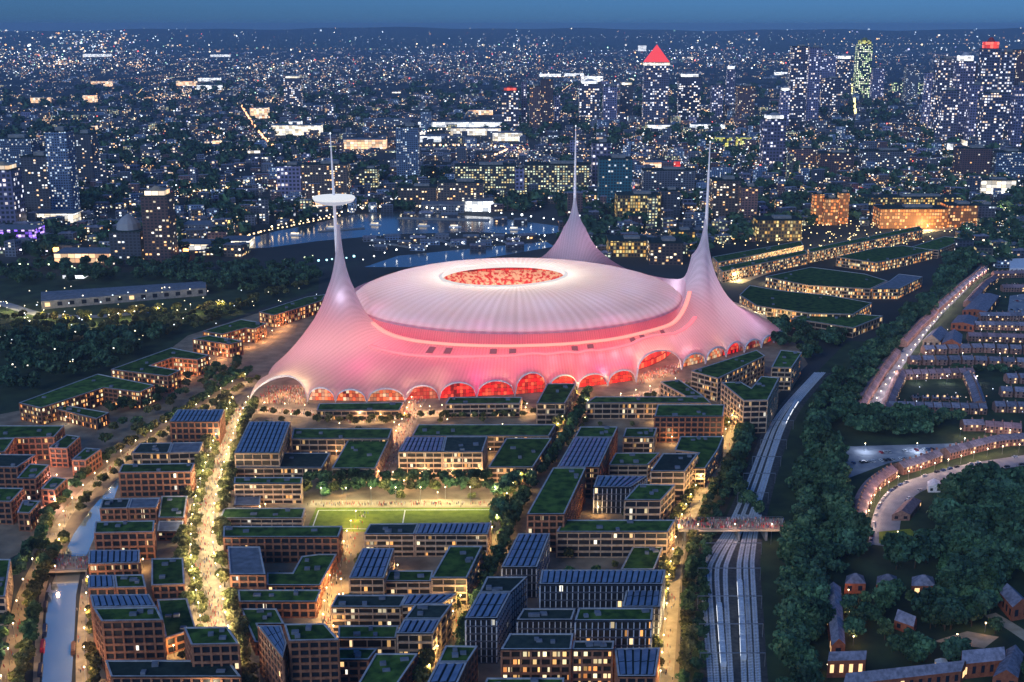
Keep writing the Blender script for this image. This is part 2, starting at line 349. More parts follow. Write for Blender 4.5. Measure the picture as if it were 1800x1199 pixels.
EAST = smooth_line(GL([(1165, 1260), (1172, 1180), (1180, 1080), (1188, 1000), (1205, 930), (1232, 870), (1262, 820), (1285, 765), (1300, 735)]))
strip('east_path', EAST, 7, 0.14, M['pale_paving'])
MID = smooth_line(GL([(760, 1215), (800, 1120), (835, 1040), (870, 960), (905, 880), (950, 820), (985, 770), (1008, 728), (1022, 692)]))
strip('middle_street', MID, 9, 0.13, M['paving'])
WST = smooth_line(GL([(574, 1110), (584, 1040), (606, 985), (620, 940), (640, 900)]))
FAN = smooth_line(GL([(672, 850), (690, 800), (712, 755), (730, 712), (738, 700)]))
strip('fan_street', FAN, 13, 0.18, M['pale_paving'])
CANP = smooth_line(GL([(0, 1240), (22, 1150), (38, 1060), (72, 985), (95, 955)]))
strip('west_path', CANP, 8, 0.13, M['paving'])
TOW = smooth_line(GL([(96, 985), (104, 925), (150, 865), (205, 815), (280, 765), (340, 730), (400, 690), (440, 668)]))
strip('towpath', TOW, 8, 0.15, M['pale_paving'])
TOW2 = smooth_line(GL([(145, 1260), (143, 1150), (150, 1040), (158, 1010)]))
strip('canal_path', TOW2, 5, 0.15, M['pale_paving'])
LQ = smooth_line(GL([(62, 1250), (66, 1150), (74, 1050), (82, 1015)])); strip('quay_path', LQ, 3, 0.15, M['pale_paving'])
CAN = [(72, 1230), (77, 1130), (84, 1045), (100, 1005), (112, 975), (130, 938), (160, 895), (195, 855), (210, 838)]
CANR = [(210, 838), (208, 855), (196, 890), (172, 930), (156, 968), (142, 1005), (134, 1045), (130, 1130), (124, 1230)]
sheet('canal', GL(CAN[:-1]+CANR), 0.1, M['canal'])
BASIN = [(370, 438), (480, 408), (560, 392), (620, 378), (700, 372), (760, 376), (860, 382), (985, 398), (1000, 408), (940, 413), (830, 408), (700, 412), (650, 416), (560, 424), (470, 436)]
sheet('river_basin', GL(BASIN), 0.3, M['water'])
sheet('dock', GL([(640, 470), (700, 450), (800, 440), (960, 425), (975, 434), (880, 450), (800, 462), (720, 470)]), 0.3, M['water'])
sheet('west_park', GL([(-200, 690), (-60, 760), (200, 690), (330, 590), (450, 545), (560, 510), (560, 470), (300, 475), (-200, 500)]), 0.05, M['park'])
sheet('railway_ground', GL([(1205, 1300), (1222, 1080), (1240, 960), (1275, 900), (1330, 780), (1385, 700), (1440, 650), (1490, 600), (1530, 600), (1470, 680), (1400, 800), (1392, 900), (1390, 1060), (1400, 1300)]), 0.08, M['park'])
sheet('east_ground', GL([(1400, 1300), (1392, 900), (1400, 800), (1490, 660), (1600, 540), (1700, 450), (2000, 440), (2100, 1300)]), 0.05, M['park'])
CRES = smooth_line(GL([(1552, 960), (1562, 900), (1588, 865), (1640, 843), (1720, 822), (1830, 805)]))
strip('crescent_road', CRES, 17, 0.12, M['pale_road'])
strip('avenue', smooth_line(GL([(1740, 455), (1700, 500), (1640, 560), (1590, 625), (1548, 690), (1528, 740)])), 10, 0.12, M['pale_road'])
sheet('car_park', GL([(1488, 785), (1740, 778), (1640, 800), (1560, 815), (1480, 845)]), 0.12, M['pale_road'])
sheet('market_car_park', GL([(1775, 520), (1850, 510), (1850, 560), (1770, 556)]), 0.12, M['pale_road'])
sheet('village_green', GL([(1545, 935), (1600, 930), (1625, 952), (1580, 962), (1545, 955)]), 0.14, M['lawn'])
strip('school_road', smooth_line(GL([(1740, 1080), (1790, 1110), (1860, 1160)])), 8, 0.12, M['pale_paving'])
sheet('school_yard', GL([(1640, 1128), (1700, 1110), (1756, 1120), (1730, 1140)]), 0.14, M['pale_paving'])
sheet('courtyard', GL([(1495, 1045), (1605, 1045), (1620, 1140), (1515, 1150)]), 0.12, M['park'])
QROAD = smooth_line(GL([(1290, 497), (1340, 478), (1400, 462), (1470, 445), (1540, 428), (1620, 408), (1700, 395), (1780, 372)]))
strip('north_road', QROAD, 22, 0.12, M['pale_paving'])
for nm, pts, w in (('ring_road', [(-60, 528), (0, 533), (50, 548), (100, 556), (180, 556), (260, 548)], 14),
                   ('dock_road', [(470, 420), (560, 395), (600, 385)], 14), ('motorway', [(740, 262), (850, 262), (920, 268), (960, 280)], 60)):
    strip(nm, smooth_line(GL(pts)), w, 0.12, M['pale_road'])
# ------------------------------------------------------------------ the stadium
ST = thing('stadium', 'huge glowing white and pink tented stadium with three needle masts and an oval roof opening', 'stadium', (5, 1125, 0))
SO = (5, 1125, 0)
DC, DA, DB, DPH = (5.0, 1125.0), 160.0, 143.0, R(10)
OC, OA, OB, OPH = (-8.0, 1134.0), 62.0, 52.0, R(22)
def ell(c, a, b, ph, th):
    x, y = a*math.cos(th-ph), b*math.sin(th-ph)
    return (c[0]+x*math.cos(ph)-y*math.sin(ph), c[1]+x*math.sin(ph)+y*math.cos(ph))
def mast_xy(px, y):                   # where the mast stands for its picture column
    return ((px-900)/F*(y*CP+(HC-100)*SP), y)
MASTS = [(mast_xy(597, 1035), (mast_xy(591, 1035)[0]-1, 1035), ZAT(1035, 235)), (mast_xy(1010, 1290), mast_xy(1010, 1290), ZAT(1290, 222)),
         (mast_xy(1239, 1128), mast_xy(1241, 1128), ZAT(1128, 250))]
APEX = [ZAT(1035, 395), ZAT(1290, 345), ZAT(1128, 385)]
RING12 = [74, 87, 77]
feet = GL([(438, 707), (541, 707), (590, 708), (645, 709), (712, 707), (772, 704), (838, 700), (905, 697), (963, 692), (1015, 685), (1068, 679), (1118, 672), (1198, 650), (1240, 640), (1276, 628), (1308, 620), (1338, 612), (1360, 603), (1376, 593)])
HT = [22, 12, 11, 11.5, 13, 14, 14, 19, 14, 12, 12, 23, 12, 12, 12, 10, 9, 8]
back = [(266, 1180), (262, 1235), (232, 1290), (180, 1335), (125, 1378), (75, 1398), (20, 1372), (-35, 1322), (-95, 1285), (-140, 1235), (-175, 1170), (-196, 1110), (-208, 1050), (-214, 1000)]
bound = []; anchor_i = []
for i in range(len(feet)-1):
    a, b_ = feet[i], feet[i+1]; n = 14 if HT[i] < 20 else 22
    for k in range(n):
        t = k/n; tw = (t**1.5 if i == 0 else (t**.75 if i == 11 else t)); z = HT[i]*math.sqrt(max(0, 1-(2*tw-1)**2))**0.9+0.5
        bound.append((a[0]+(b_[0]-a[0])*t, a[1]+(b_[1]-a[1])*t, z))
bk = [feet[-1]]+back+[feet[0]]
for i in range(len(bk)-1):
    a, b_ = bk[i], bk[i+1]
    for k in range(8):
        t = k/8; z = 8*math.sqrt(max(0, 1-(2*t-1)**2))+0.5
        bound.append((a[0]+(b_[0]-a[0])*t, a[1]+(b_[1]-a[1])*t, z))
def front_w(th):                      # 1 along the front span between the two outer masts, 0 at the back
    d = math.degrees(th) % 360
    def sm(a, b_, x): x = min(1, max(0, (x-a)/(b_-a))); return x*x*(3-2*x)
    return sm(196, 232, d)*(1-sm(328, 356, d))
NR = 150
rim = []
for i in range(NR):
    th = 2*math.pi*i/NR; x, y = ell(DC, DA+2.5, DB+2.5, DPH, th); dm = [math.hypot(x-m_[0][0], y-m_[0][1]) for m_ in MASTS]; rim.append((x, y, 50.5-12.5*front_w(th)+7*math.exp(-(dm[0]/38)**2)+12*math.exp(-(dm[2]/48)**2)))
bpoly = [(p[0], p[1]) for p in bound]; rpoly = [(p[0], p[1]) for p in rim]
def ray_bound(th):
    best = None; c, s = math.cos(th), math.sin(th)
    for i in range(len(bpoly)):
        a, b_ = bpoly[i-1], bpoly[i]; ex, ey = b_[0]-a[0], b_[1]-a[1]; ax, ay = a[0]-DC[0], a[1]-DC[1]
        den = c*ey-s*ex
        if abs(den) < 1e-9: continue
        t = (ax*ey-ay*ex)/den; u = (ax*s-ay*c)/den
        if t > 0 and -1e-6 <= u <= 1+1e-6 and (best is None or t > best): best = t
    return best
def band_xy(th, f):
    p = ell(DC, DA+2.5, DB+2.5, DPH, th); th2 = math.atan2(p[1]-DC[1], p[0]-DC[0]); r0 = math.hypot(p[0]-DC[0], p[1]-DC[1]); r1 = ray_bound(th2)
    r = r0+(r1-r0)*f; return (DC[0]+r*math.cos(th2), DC[1]+r*math.sin(th2))
P2 = []; fixed = {}
for p in bound: fixed[len(P2)] = p[2]; P2.append(p[:2])
for p in rim: fixed[len(P2)] = p[2]; P2.append(p[:2])
holes = []
for mi_, (mxy, _, _) in enumerate(MASTS):
    r = 1.3; ring = 0
    while r < 34:
        nn = 20 if r < 10 else 28; idx = []
        for k in range(nn):
            a = 2*math.pi*(k+0.5*(ring % 2))/nn; x, y = mxy[0]+r*math.cos(a), mxy[1]+r*math.sin(a)
            if ring and (not inside(bpoly, x, y) or inside(rpoly, x, y)): continue
            if ring and min((x-q[0])**2+(y-q[1])**2 for q in bpoly+rpoly) < 5: continue
            if abs(r-12) < 1.2: continue
            if ring == 0: fixed[len(P2)] = APEX[mi_]
            P2.append((x, y))
        r *= 1.22; ring += 1
    for k in range(28):
        a = 2*math.pi*k/28; x, y = mxy[0]+12*math.cos(a), mxy[1]+12*math.sin(a)
        if inside(bpoly, x, y) and not inside(rpoly, x, y) and min((x-q[0])**2+(y-q[1])**2 for q in bpoly+rpoly) > 5: fixed[len(P2)] = RING12[mi_]+(10*math.cos(a-math.radians(160)) if mi_ == 2 else 0); P2.append((x, y))
bands = {}
for f, key in ((0.3, 'low'), (0.05, 'top')):
    bands[key] = []
    for i in range(70):
        th = R(212+140*i/69); q = band_xy(th, f)
        if min((q[0]-m_[0][0])**2+(q[1]-m_[0][1])**2 for m_ in MASTS) < (50 if key == 'low' else 30)**2: continue
        bands[key].append(len(P2)); P2.append(q)
occ = np.array(P2)
g = 6.0
for ix in range(int(560/g)):
    for iy in range(int(500/g)):
        x = -245+ix*g+(iy % 2)*g/2; y = 930+iy*g
        if inside(bpoly, x, y) and not inside(rpoly, x, y) and np.min((occ[:, 0]-x)**2+(occ[:, 1]-y)**2) > 9: P2.append((x, y))
nb = len(bound)
edges = [(i, (i+1) % nb) for i in range(nb)]+[(nb+i, nb+(i+1) % NR) for i in range(NR)]
rv, re_, rf, ov, _, _ = delaunay_2d_cdt([Vector(p) for p in P2], edges, [], 0, 1e-5)
newidx = {}
for i, l in enumerate(ov):
    for o_ in l: newidx[o_] = i
V2 = np.array([(v[0], v[1]) for v in rv]); tris = []
for f in rf:
    cx_, cy_ = V2[list(f), 0].mean(), V2[list(f), 1].mean()
    if not inside(bpoly, cx_, cy_) or inside(rpoly, cx_, cy_): continue
    if any((cx_-m_[0][0])**2+(cy_-m_[0][1])**2 < 1.25**2 for m_ in MASTS): continue
    tris.append(list(f))
T = np.array(tris); n = len(V2); fx = np.full(n, np.nan)
for k, z in fixed.items(): fx[newidx[k]] = z
ii, jj, ww = [], [], []
for a, b_, c in ((0, 1, 2), (1, 2, 0), (2, 0, 1)):
    pa, pb, pc = V2[T[:, a]], V2[T[:, b_]], V2[T[:, c]]; u_, v_ = pa-pc, pb-pc
    cot = (u_*v_).sum(1)/np.maximum(1e-6, np.abs(u_[:, 0]*v_[:, 1]-u_[:, 1]*v_[:, 0]))
    ii.append(T[:, a]); jj.append(T[:, b_]); ww.append(np.clip(cot*0.5, 1e-4, 50))
ii = np.concatenate(ii); jj = np.concatenate(jj); ww = np.concatenate(ww)
def Lap(x):
    d = ww*(x[ii]-x[jj]); r = np.zeros(n); np.add.at(r, ii, d); np.add.at(r, jj, -d); return r
free = np.isnan(fx); used = np.zeros(n, bool); used[T.ravel()] = True; free &= used
x = np.where(np.isnan(fx), 25.0, fx); r_ = -Lap(x); r_[~free] = 0; p_ = r_.copy(); rs = (r_*r_).sum()
for it in range(900):
    Ap = Lap(p_); Ap[~free] = 0; al = rs/max(1e-12, (p_*Ap).sum()); x = x+al*p_; r_ = r_-al*Ap; rn = (r_*r_).sum()
    if rn < 1e-6: break
    p_ = r_+rn/rs*p_; rs = rn
ZT = x
def tentmat(name, col, trans, stripe=0.25, freq=240.0, rings=0.0):
    m, t, b = newmat(name); N = t.nodes; Lk = t.links
    tc = N.new('ShaderNodeTexCoord'); sp = N.new('ShaderNodeSeparateXYZ'); Lk.new(tc.outputs['Object'], sp.inputs[0])
    at = N.new('ShaderNodeMath'); at.operation = 'ARCTAN2'; Lk.new(sp.outputs[1], at.inputs[0]); Lk.new(sp.outputs[0], at.inputs[1])
    mu = N.new('ShaderNodeMath'); mu.operation = 'MULTIPLY'; mu.inputs[1].default_value = freq; Lk.new(at.outputs[0], mu.inputs[0])
    si = N.new('ShaderNodeMath'); si.operation = 'SINE'; Lk.new(mu.outputs[0], si.inputs[0])
    fl = N.new('ShaderNodeMath'); fl.operation = 'FLOOR'; m2 = N.new('ShaderNodeMath'); m2.operation = 'MULTIPLY'; m2.inputs[1].default_value = freq/6.2832*2; Lk.new(at.outputs[0], m2.inputs[0]); Lk.new(m2.outputs[0], fl.inputs[0])
    wn = N.new('ShaderNodeTexWhiteNoise'); wn.noise_dimensions = '1D'; Lk.new(fl.outputs[0], wn.inputs['W'])
    av = N.new('ShaderNodeMath'); av.operation = 'MULTIPLY_ADD'; Lk.new(wn.outputs['Value'], av.inputs[0]); av.inputs[1].default_value = 0.8; Lk.new(si.outputs[0], av.inputs[2])
    mr = N.new('ShaderNodeMapRange'); mr.inputs[1].default_value = -1; mr.inputs[2].default_value = 1.8; mr.inputs[3].default_value = 1-stripe; mr.inputs[4].default_value = 1
    Lk.new(av.outputs[0], mr.inputs[0])
    h = N.new('ShaderNodeHueSaturation'); h.inputs['Color'].default_value = rgba(col); Lk.new(mr.outputs[0], h.inputs['Value'])
    Lk.new(h.outputs[0], b.inputs['Base Color']); b.inputs['Roughness'].default_value = 0.45
    tr = N.new('ShaderNodeBsdfTranslucent'); Lk.new(h.outputs[0], tr.inputs[0]); ms = N.new('ShaderNodeMixShader'); ms.inputs[0].default_value = trans
    Lk.new(b.outputs[0], ms.inputs[1]); Lk.new(tr.outputs[0], ms.inputs[2]); Lk.new(ms.outputs[0], N['Material Output'].inputs[0])
    return m
M['tent'] = tentmat('tent_membrane_mat', (0.86, 0.82, 0.86), 0.74, 0.16, 360)
M['disc'] = tentmat('roof_membrane_mat', (0.74, 0.8, 0.92), 0.66, 0.2, 100)
tv = np.column_stack([V2[:, 0]-SO[0], V2[:, 1]-SO[1], ZT])
tent = npmesh('canopy_membrane', tv, T, M['tent'], ST, smooth=True)
# arch edges of the membrane, one trim each
for i in range(len(feet)-1):
    n0 = sum(14 if HT[k] < 20 else 22 for k in range(i)); cnt = 14 if HT[i] < 20 else 22
    pts = [bound[(n0+k) % nb] for k in range(cnt+1)]; b_ = MB(SO)
    for p, q in zip(pts[:-1], pts[1:]):
        dx, dy = feet[i+1][0]-feet[i][0], feet[i+1][1]-feet[i][1]; l = math.hypot(dx, dy); nx, ny = dy/l*0.8, -dx/l*0.8
        P0 = [(p[0]+nx, p[1]+ny, p[2]-0.4), (q[0]+nx, q[1]+ny, q[2]-0.4), (q[0]+nx, q[1]+ny, q[2]+0.8), (p[0]+nx, p[1]+ny, p[2]+0.8)]
        b_.face(P0); b_.face([(p[0]-nx, p[1]-ny, p[2]-0.4), (q[0]-nx, q[1]-ny, q[2]-0.4), P0[1], P0[0]]); b_.face([P0[3], P0[2], (q[0]-nx, q[1]-ny, q[2]+0.8), (p[0]-nx, p[1]-ny, p[2]+0.8)])
    b_.build('arch_trim', M['white'], ST)
# glowing screens added behind the smaller arches, standing in for the red-lit interior
for i in range(len(feet)-1):
    if i in (0, 11): continue
    a, c = feet[i], feet[i+1]; dx, dy = c[0]-a[0], c[1]-a[1]; l = math.hypot(dx, dy); nx, ny = -dy/l*5.5, dx/l*5.5; k = (0.35, .12)[i > 3]
    b_ = MB(SO); hh = HT[i]*.9; N8 = 12
    for j in range(N8):
        t0, t1 = j/N8, (j+1)/N8; z0, z1 = (hh*math.sqrt(max(0, 1-(2*t-1)**2))+.6 for t in (t0, t1))
        b_.face([(a[0]+dx*t0+nx, a[1]+dy*t0+ny, .1), (a[0]+dx*t1+nx, a[1]+dy*t1+ny, .1), (a[0]+dx*t1+nx, a[1]+dy*t1+ny, z1), (a[0]+dx*t0+nx, a[1]+dy*t0+ny, z0)], 0, [(t0*l, 0), (t1*l, 0), (t1*l, z1), (t0*l, z0)])
    if i in (1, 2, 3, 12, 13): cc_ = ((1, .16, .04), (1, .4, .15), (1, .75, .45))
    elif i in (4, 15, 16): cc_ = ((.5, .03, .02), (.8, .12, .06), (1, .6, .3))
    else: cc_ = ((1, .015, .015), (1, .02, .02), (1, .12, .05))
    mk_ = 'arch_glow_%d' % (1 if i in (1, 2, 3, 12, 13) else 2 if i in (4, 15, 16) else 3)
    if mk_ not in M: M[mk_] = windows(mk_, (.4, .02, .02), (.5, .04, .03), 2.6, 3.2, (.04, .96), (.06, .95), 1.1, .75 if mk_[-1] != '2' else .35, cc_)
    b_.build('arch_glow_screen', M[mk_], ST)
# glowing light lines that run round the front of the membrane
M['salmon'] = glow('salmon_light_mat', (1.0, 0.30, 0.24), 1.5); M['rosy'] = glow('rose_light_mat', (1.0, 0.2, 0.24), 1.25)
def light_line(key, w, mat):
    b_ = MB(SO); pts = []
    for k in bands[key]:
        i = newidx[k]; dx, dy = V2[i, 0]-DC[0], V2[i, 1]-DC[1]; l = math.hypot(dx, dy)
        pts.append((V2[i, 0]+dx/l*2.4, V2[i, 1]+dy/l*2.4, ZT[i]+1.0))
    for p, q in zip(pts[:-1], pts[1:]):
        b_.face([(p[0], p[1], p[2]-w/2), (q[0], q[1], q[2]-w/2), (q[0], q[1], q[2]+w/2), (p[0], p[1], p[2]+w/2)])
        b_.face([(p[0], p[1], p[2]+w/2), (q[0], q[1], q[2]+w/2), (q[0]*0.98+SO[0]*0.02, q[1]*0.98+SO[1]*0.02, q[2]+w/2), (p[0]*0.98+SO[0]*0.02, p[1]*0.98+SO[1]*0.02, p[2]+w/2)])
    b_.build('light_strip', mat, ST); return pts
lp = light_line('low', 1.3, M['rosy']); tp = light_line('top', 1.8, M['salmon'])
M['vent'] = glow('pink_vent_mat', (0.5, 0.09, 0.11), 0.5)
for th in (246, 251, 264, 269.5, 288, 293, 308, 312, 322):
    b_ = MB(SO)
    for f0, f1, dth in ((0.12, 0.24, 1.0),):
        q = [band_xy(R(th-dth), f0), band_xy(R(th+dth), f0), band_xy(R(th+dth), f1), band_xy(R(th-dth), f1)]
        zt = lambda p: ZT[np.argmin((V2[:, 0]-p[0])**2+(V2[:, 1]-p[1])**2)]
        z0 = np.interp(f0, [0, 0.05, 0.3], [38, np.interp(th, [212, 352], [1, 1])*38, 27]); 
        tops = [ZT[newidx[min(bands['top'], key=lambda k: (P2[k][0]-p[0])**2+(P2[k][1]-p[1])**2)]] for p in q[:2]]
        lows = [ZT[newidx[min(bands['low'], key=lambda k: (P2[k][0]-p[0])**2+(P2[k][1]-p[1])**2)]] for p in q[:2]]
        zs = [tops[0]+(lows[0]-tops[0])*(f0-0.05)/0.25, tops[1]+(lows[1]-tops[1])*(f0-0.05)/0.25, tops[1]+(lows[1]-tops[1])*(f1-0.05)/0.25, tops[0]+(lows[0]-tops[0])*(f1-0.05)/0.25]
        b_.face([(p[0]+(p[0]-DC[0])*0.008, p[1]+(p[1]-DC[1])*0.008, z+0.9) for p, z in zip(q, zs)])
    b_.build('vent_panel', M['vent'], ST)
# the roof disc
NA = 180; rows = []
ss = [0, 0.03, 0.12, 0.25, 0.4, 0.55, 0.7, 0.82, 0.9, 0.95, 0.98, 1.0]
for s_ in ss:
    row = []
    for i in range(NA):
        th = 2*math.pi*i/NA; a = ell(OC, OA, OB, OPH, th); b_ = ell(DC, DA, DB, DPH, th)
        z = 51+15*(1-s_**2.3)+2.5*math.sin(math.pi*s_)-4.5*max(0, (s_-.88)/.12)**2
        row.append((a[0]+(b_[0]-a[0])*s_, a[1]+(b_[1]-a[1])*s_, z))
    rows.append(row)
rv_ = np.array([[p[0]-SO[0], p[1]-SO[1], p[2]] for r in rows for p in r]); rf_ = []
for j in range(len(ss)-1):
    for i in range(NA): k = (i+1) % NA; rf_.append((j*NA+i, (j+1)*NA+i, (j+1)*NA+k, j*NA+k))
npmesh('roof', rv_, np.array(rf_), M['disc'], ST, smooth=True)
b_ = MB(SO)
for i in range(NA):
    k = (i+1) % NA; a, c = rows[0][i], rows[0][k]
    def o_(p, e, z): return (p[0]+(p[0]-OC[0])*e, p[1]+(p[1]-OC[1])*e, p[2]+z)
    b_.face([o_(a, 0.03, 0.4), o_(c, 0.03, 0.4), o_(c, -0.02, 1.6), o_(a, -0.02, 1.6)]); b_.face([o_(a, -0.02, 1.6), o_(c, -0.02, 1.6), o_(c, -0.03, -2.5), o_(a, -0.03, -2.5)])
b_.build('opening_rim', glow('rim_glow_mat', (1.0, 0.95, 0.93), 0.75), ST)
M['fascia'] = tentmat('fascia_mat', (0.92, 0.72, 0.8), 0.75, 0.2, 420)
b_ = MB(SO)
for i in range(NR):
    k = (i+1) % NR; t0, t1 = 2*math.pi*i/NR, 2*math.pi*k/NR; a, c = ell(DC, DA-1, DB-1, DPH, t0), ell(DC, DA-1, DB-1, DPH, t1)
    b_.face([(rim[i][0], rim[i][1], rim[i][2]), (rim[k][0], rim[k][1], rim[k][2]), (c[0], c[1], 46.8), (a[0], a[1], 46.8)])
b_.build('fascia', M['fascia'], ST)
M['red_wall'] = windows('red_facade_mat', (0.62, 0.03, 0.03), (0.75, 0.05, 0.03), 5, 6, (0.1, 0.9), (0.1, 0.85), 0.9, 0.8, ((1, 0.02, 0.015), (1, 0.05, 0.02), (1, 0.3, 0.12)))
b_ = MB(SO); u_ = 0
for i in range(NR):
    t0, t1 = 2*math.pi*i/NR, 2*math.pi*(i+1)/NR; a, c = ell(DC, DA-7, DB-7, DPH, t0), ell(DC, DA-7, DB-7, DPH, t1); L = math.hypot(a[0]-c[0], a[1]-c[1])
    b_.face([(a[0], a[1], 0.3), (c[0], c[1], 0.3), (c[0], c[1], 48), (a[0], a[1], 48)], 0, [(u_, 0), (u_+L, 0), (u_+L, 48), (u_, 48)]); u_ += L
b_.build('bowl_wall', M['red_wall'], ST)
M['stand'] = noisy('red_stand_mat', (0.7, 0.02, 0.015), (0.9, 0.5, 0.28), 0.3, 0.9, 6, (0.42, 0.56))
for k, (s0, s1, z0, z1) in enumerate(((0.50, 0.66, 3, 16), (0.68, 0.80, 20, 33), (0.82, 0.91, 36, 47))):
    b_ = MB(SO)
    for j in range(5):
        e0, e1 = s0+(s1-s0)*j/5, s0+(s1-s0)*(j+1)/5; q0, q1 = z0+(z1-z0)*j/5, z0+(z1-z0)*(j+1)/5
        for i in range(72):
            t0, t1 = 2*math.pi*i/72, 2*math.pi*(i+1)/72
            A = [ell(DC, DA*e, DB*e, DPH, t) for e, t in ((e0, t0), (e0, t1), (e1, t1), (e1, t0))]
            b_.face([(A[0][0], A[0][1], q0), (A[1][0], A[1][1], q0), (A[2][0], A[2][1], q1), (A[3][0], A[3][1], q1)])
            b_.face([(A[0][0], A[0][1], q0-(q1-q0)), (A[1][0], A[1][1], q0-(q1-q0)), (A[1][0], A[1][1], q0), (A[0][0], A[0][1], q0)])
    b_.build('stand', M['stand'], ST)
b_ = MB(SO); b_.face([(*ell(DC, DA*0.5, DB*0.5, DPH, 2*math.pi*i/60), 1.0) for i in range(60)]); b_.build('pitch', M['lawn'], ST)
# masts, and the round viewing platform on the front one
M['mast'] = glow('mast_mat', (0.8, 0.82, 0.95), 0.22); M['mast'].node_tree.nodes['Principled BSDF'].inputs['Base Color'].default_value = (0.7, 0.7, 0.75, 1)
for k, (a, c, zt) in enumerate(MASTS):
    b_ = MB(SO); zs = [0, APEX[k], (APEX[k]+zt)/2, zt]; rr = [1.6, 1.5, 1.0, 0.35]
    for j in range(3):
        for i in range(8):
            t0, t1 = math.pi*i/4, math.pi*(i+1)/4
            def P_(q, t): f = zs[q]/zt; return (a[0]+(c[0]-a[0])*f+rr[q]*math.cos(t), a[1]+(c[1]-a[1])*f+rr[q]*math.sin(t), zs[q])
            b_.face([P_(j, t0), P_(j, t1), P_(j+1, t1), P_(j+1, t0)])
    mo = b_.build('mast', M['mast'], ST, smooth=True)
    b2 = MB(SO); b2.lathe((c[0], c[1], zt-1), [(0.05, 2.4), (0.9, 1.2), (0.05, 0)], 8); b2.build('beacon', glow('beacon_mat', (0.9, 0.95, 1), 1.5), mo)
pc = MASTS[0][0]; f = 0.73; PCX, PCY = pc[0]+(MASTS[0][1][0]-pc[0])*f, pc[1]
zp = ZAT(PCY, 352)
b_ = MB(SO); b_.lathe((PCX, PCY, zp), [(1.6, -4.2), (9, -3.6), (16.5, -1.2), (17.5, 0.4)], 40)
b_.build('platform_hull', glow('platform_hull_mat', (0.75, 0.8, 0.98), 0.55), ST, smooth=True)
b_ = MB(SO); b_.lathe((PCX, PCY, zp), [(17.5, 0.6), (18.5, 2.0), (17.8, 3.2), (10, 4.2), (2.5, 4.6)], 40)
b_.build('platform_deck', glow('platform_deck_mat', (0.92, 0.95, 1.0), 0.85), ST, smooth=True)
# the lamps inside the tent that light its skin
def plamp(p, e, col, r=2.0, parent=None, org=(0, 0, 0)):
    l = bpy.data.lights.new('lamp_light', 'POINT'); l.energy = e; l.color = col; l.shadow_soft_size = r
    o = bpy.data.objects.new('lamp_light', l); C.objects.link(o); o.location = (p[0]-org[0], p[1]-org[1], p[2]-org[2]); o.parent = parent
    return o
TI = 0.35
def tl(px, py, z, e, col, r=7): plamp(W(px, py, z), e*TI*1000, col, r, ST, SO)
for th in range(216, 352, 5):           # coral lamps high behind the band, magenta ones low behind the skirt
    q = band_xy(R(th), 0.16); hot = .6+.4*math.sin(th*.9)**2
    plamp((q[0], q[1], 23), (8200 if th < 316 else 4200)*TI*hot, (1.0, 0.15, 0.18) if th < 300 else ((1.0, 0.26, 0.28) if th < 318 else (1, .6, .66)), 3, ST, SO)
for th in range(218, 352, 7):
    q = band_xy(R(th), 0.5); hot = (1.25 if 228 < th < 300 else .8)*random.choice((.35, .8, 1.3, 1.7))
    plamp((q[0], q[1], 7), 11500*TI*hot, (1.0, 0.02, 0.24) if 226 < th < 308 else (0.95, 0.3, 0.45), 3, ST, SO)
for th in range(205, 365, 4):
    q = ell(DC, DA-4, DB-4, DPH, R(th)); plamp((q[0], q[1], 40.5), 420*TI, (1.0, 0.03, 0.14), 1.5, ST, SO)
for a_ in ((620, 655, 5, 42, (1, .55, .42)), (585, 655, 5, 36, (1, .55, .45)), (550, 655, 4, 20, (1, .42, .42)), (650, 650, 5, 34, (1, .42, .36)), (655, 612, 8, 44, (1, .16, .2)), (605, 610, 8, 34, (1, .32, .3)), (600, 575, 25, 34, (1, .26, .3)),
           (598, 520, 72, 30, (.85, .75, 1)), (690, 655, 5, 34, (1, .05, .25)),
           (1245, 590, 6, 40, (.95, .8, .8)), (1210, 575, 8, 30, (1, .35, .45)), (1275, 580, 7, 34, (1, .3, .62)), (1225, 540, 30, 60, (.85, .82, 1)), (1215, 510, 45, 40, (.85, .85, 1)), (1300, 592, 5, 12, (1, .45, .75)), (1240, 470, 60, 30, (.85, .8, 1)), (1320, 592, 5, 9, (.7, .7, 1)), (1180, 605, 8, 34, (1, .35, .35)),
           (1015, 440, 60, 42, (1, .45, .55)), (1060, 450, 35, 46, (.95, .5, .7)), (960, 455, 35, 34, (.95, .5, .7)), (1010, 400, 82, 30, (.9, .8, 1)), (1120, 480, 35, 34, (.85, .7, 1))):
    tl(*a_)
for i in range(14):                     # white lamps under the roof, between the stands and the skin
    th = 2*math.pi*i/14; q = ell(DC, 112, 100, DPH, th); plamp((q[0], q[1], 40), 24000*TI, (0.34, 0.56, 1.0), 5, ST, SO)
for i in range(16):
    th = 2*math.pi*(i+0.5)/16; q = ell(DC, 147, 130, DPH, th); plamp((q[0], q[1], 45.5), 2400*TI*(1.6 if i % 2 else .5), (1.0, 0.12, 0.42), 2, ST, SO)
for i in range(8):                      # pitch floodlights on the inner edge
    th = 2*math.pi*i/8; q = ell(OC, OA-9, OB-9, OPH, th); plamp((q[0], q[1], 40), 190000*TI, (1.0, 0.8, 0.6), 1.5, ST, SO)
for px_, py_ in ((470, 690), (500, 680), (525, 690), (1140, 655), (1165, 645)): plamp(W(px_, py_, 7), 9000, (1, .6, .3), 1.0, ST, SO)
for th in (205, 222, 238, 252, 266, 280, 296, 312, 330, 345):  # warm lamps on the concourse behind the arches
    q = band_xy(R(th), 0.62); plamp((q[0], q[1], 6), 2500, (1.0, 0.6, 0.3), 1.0, ST, SO)
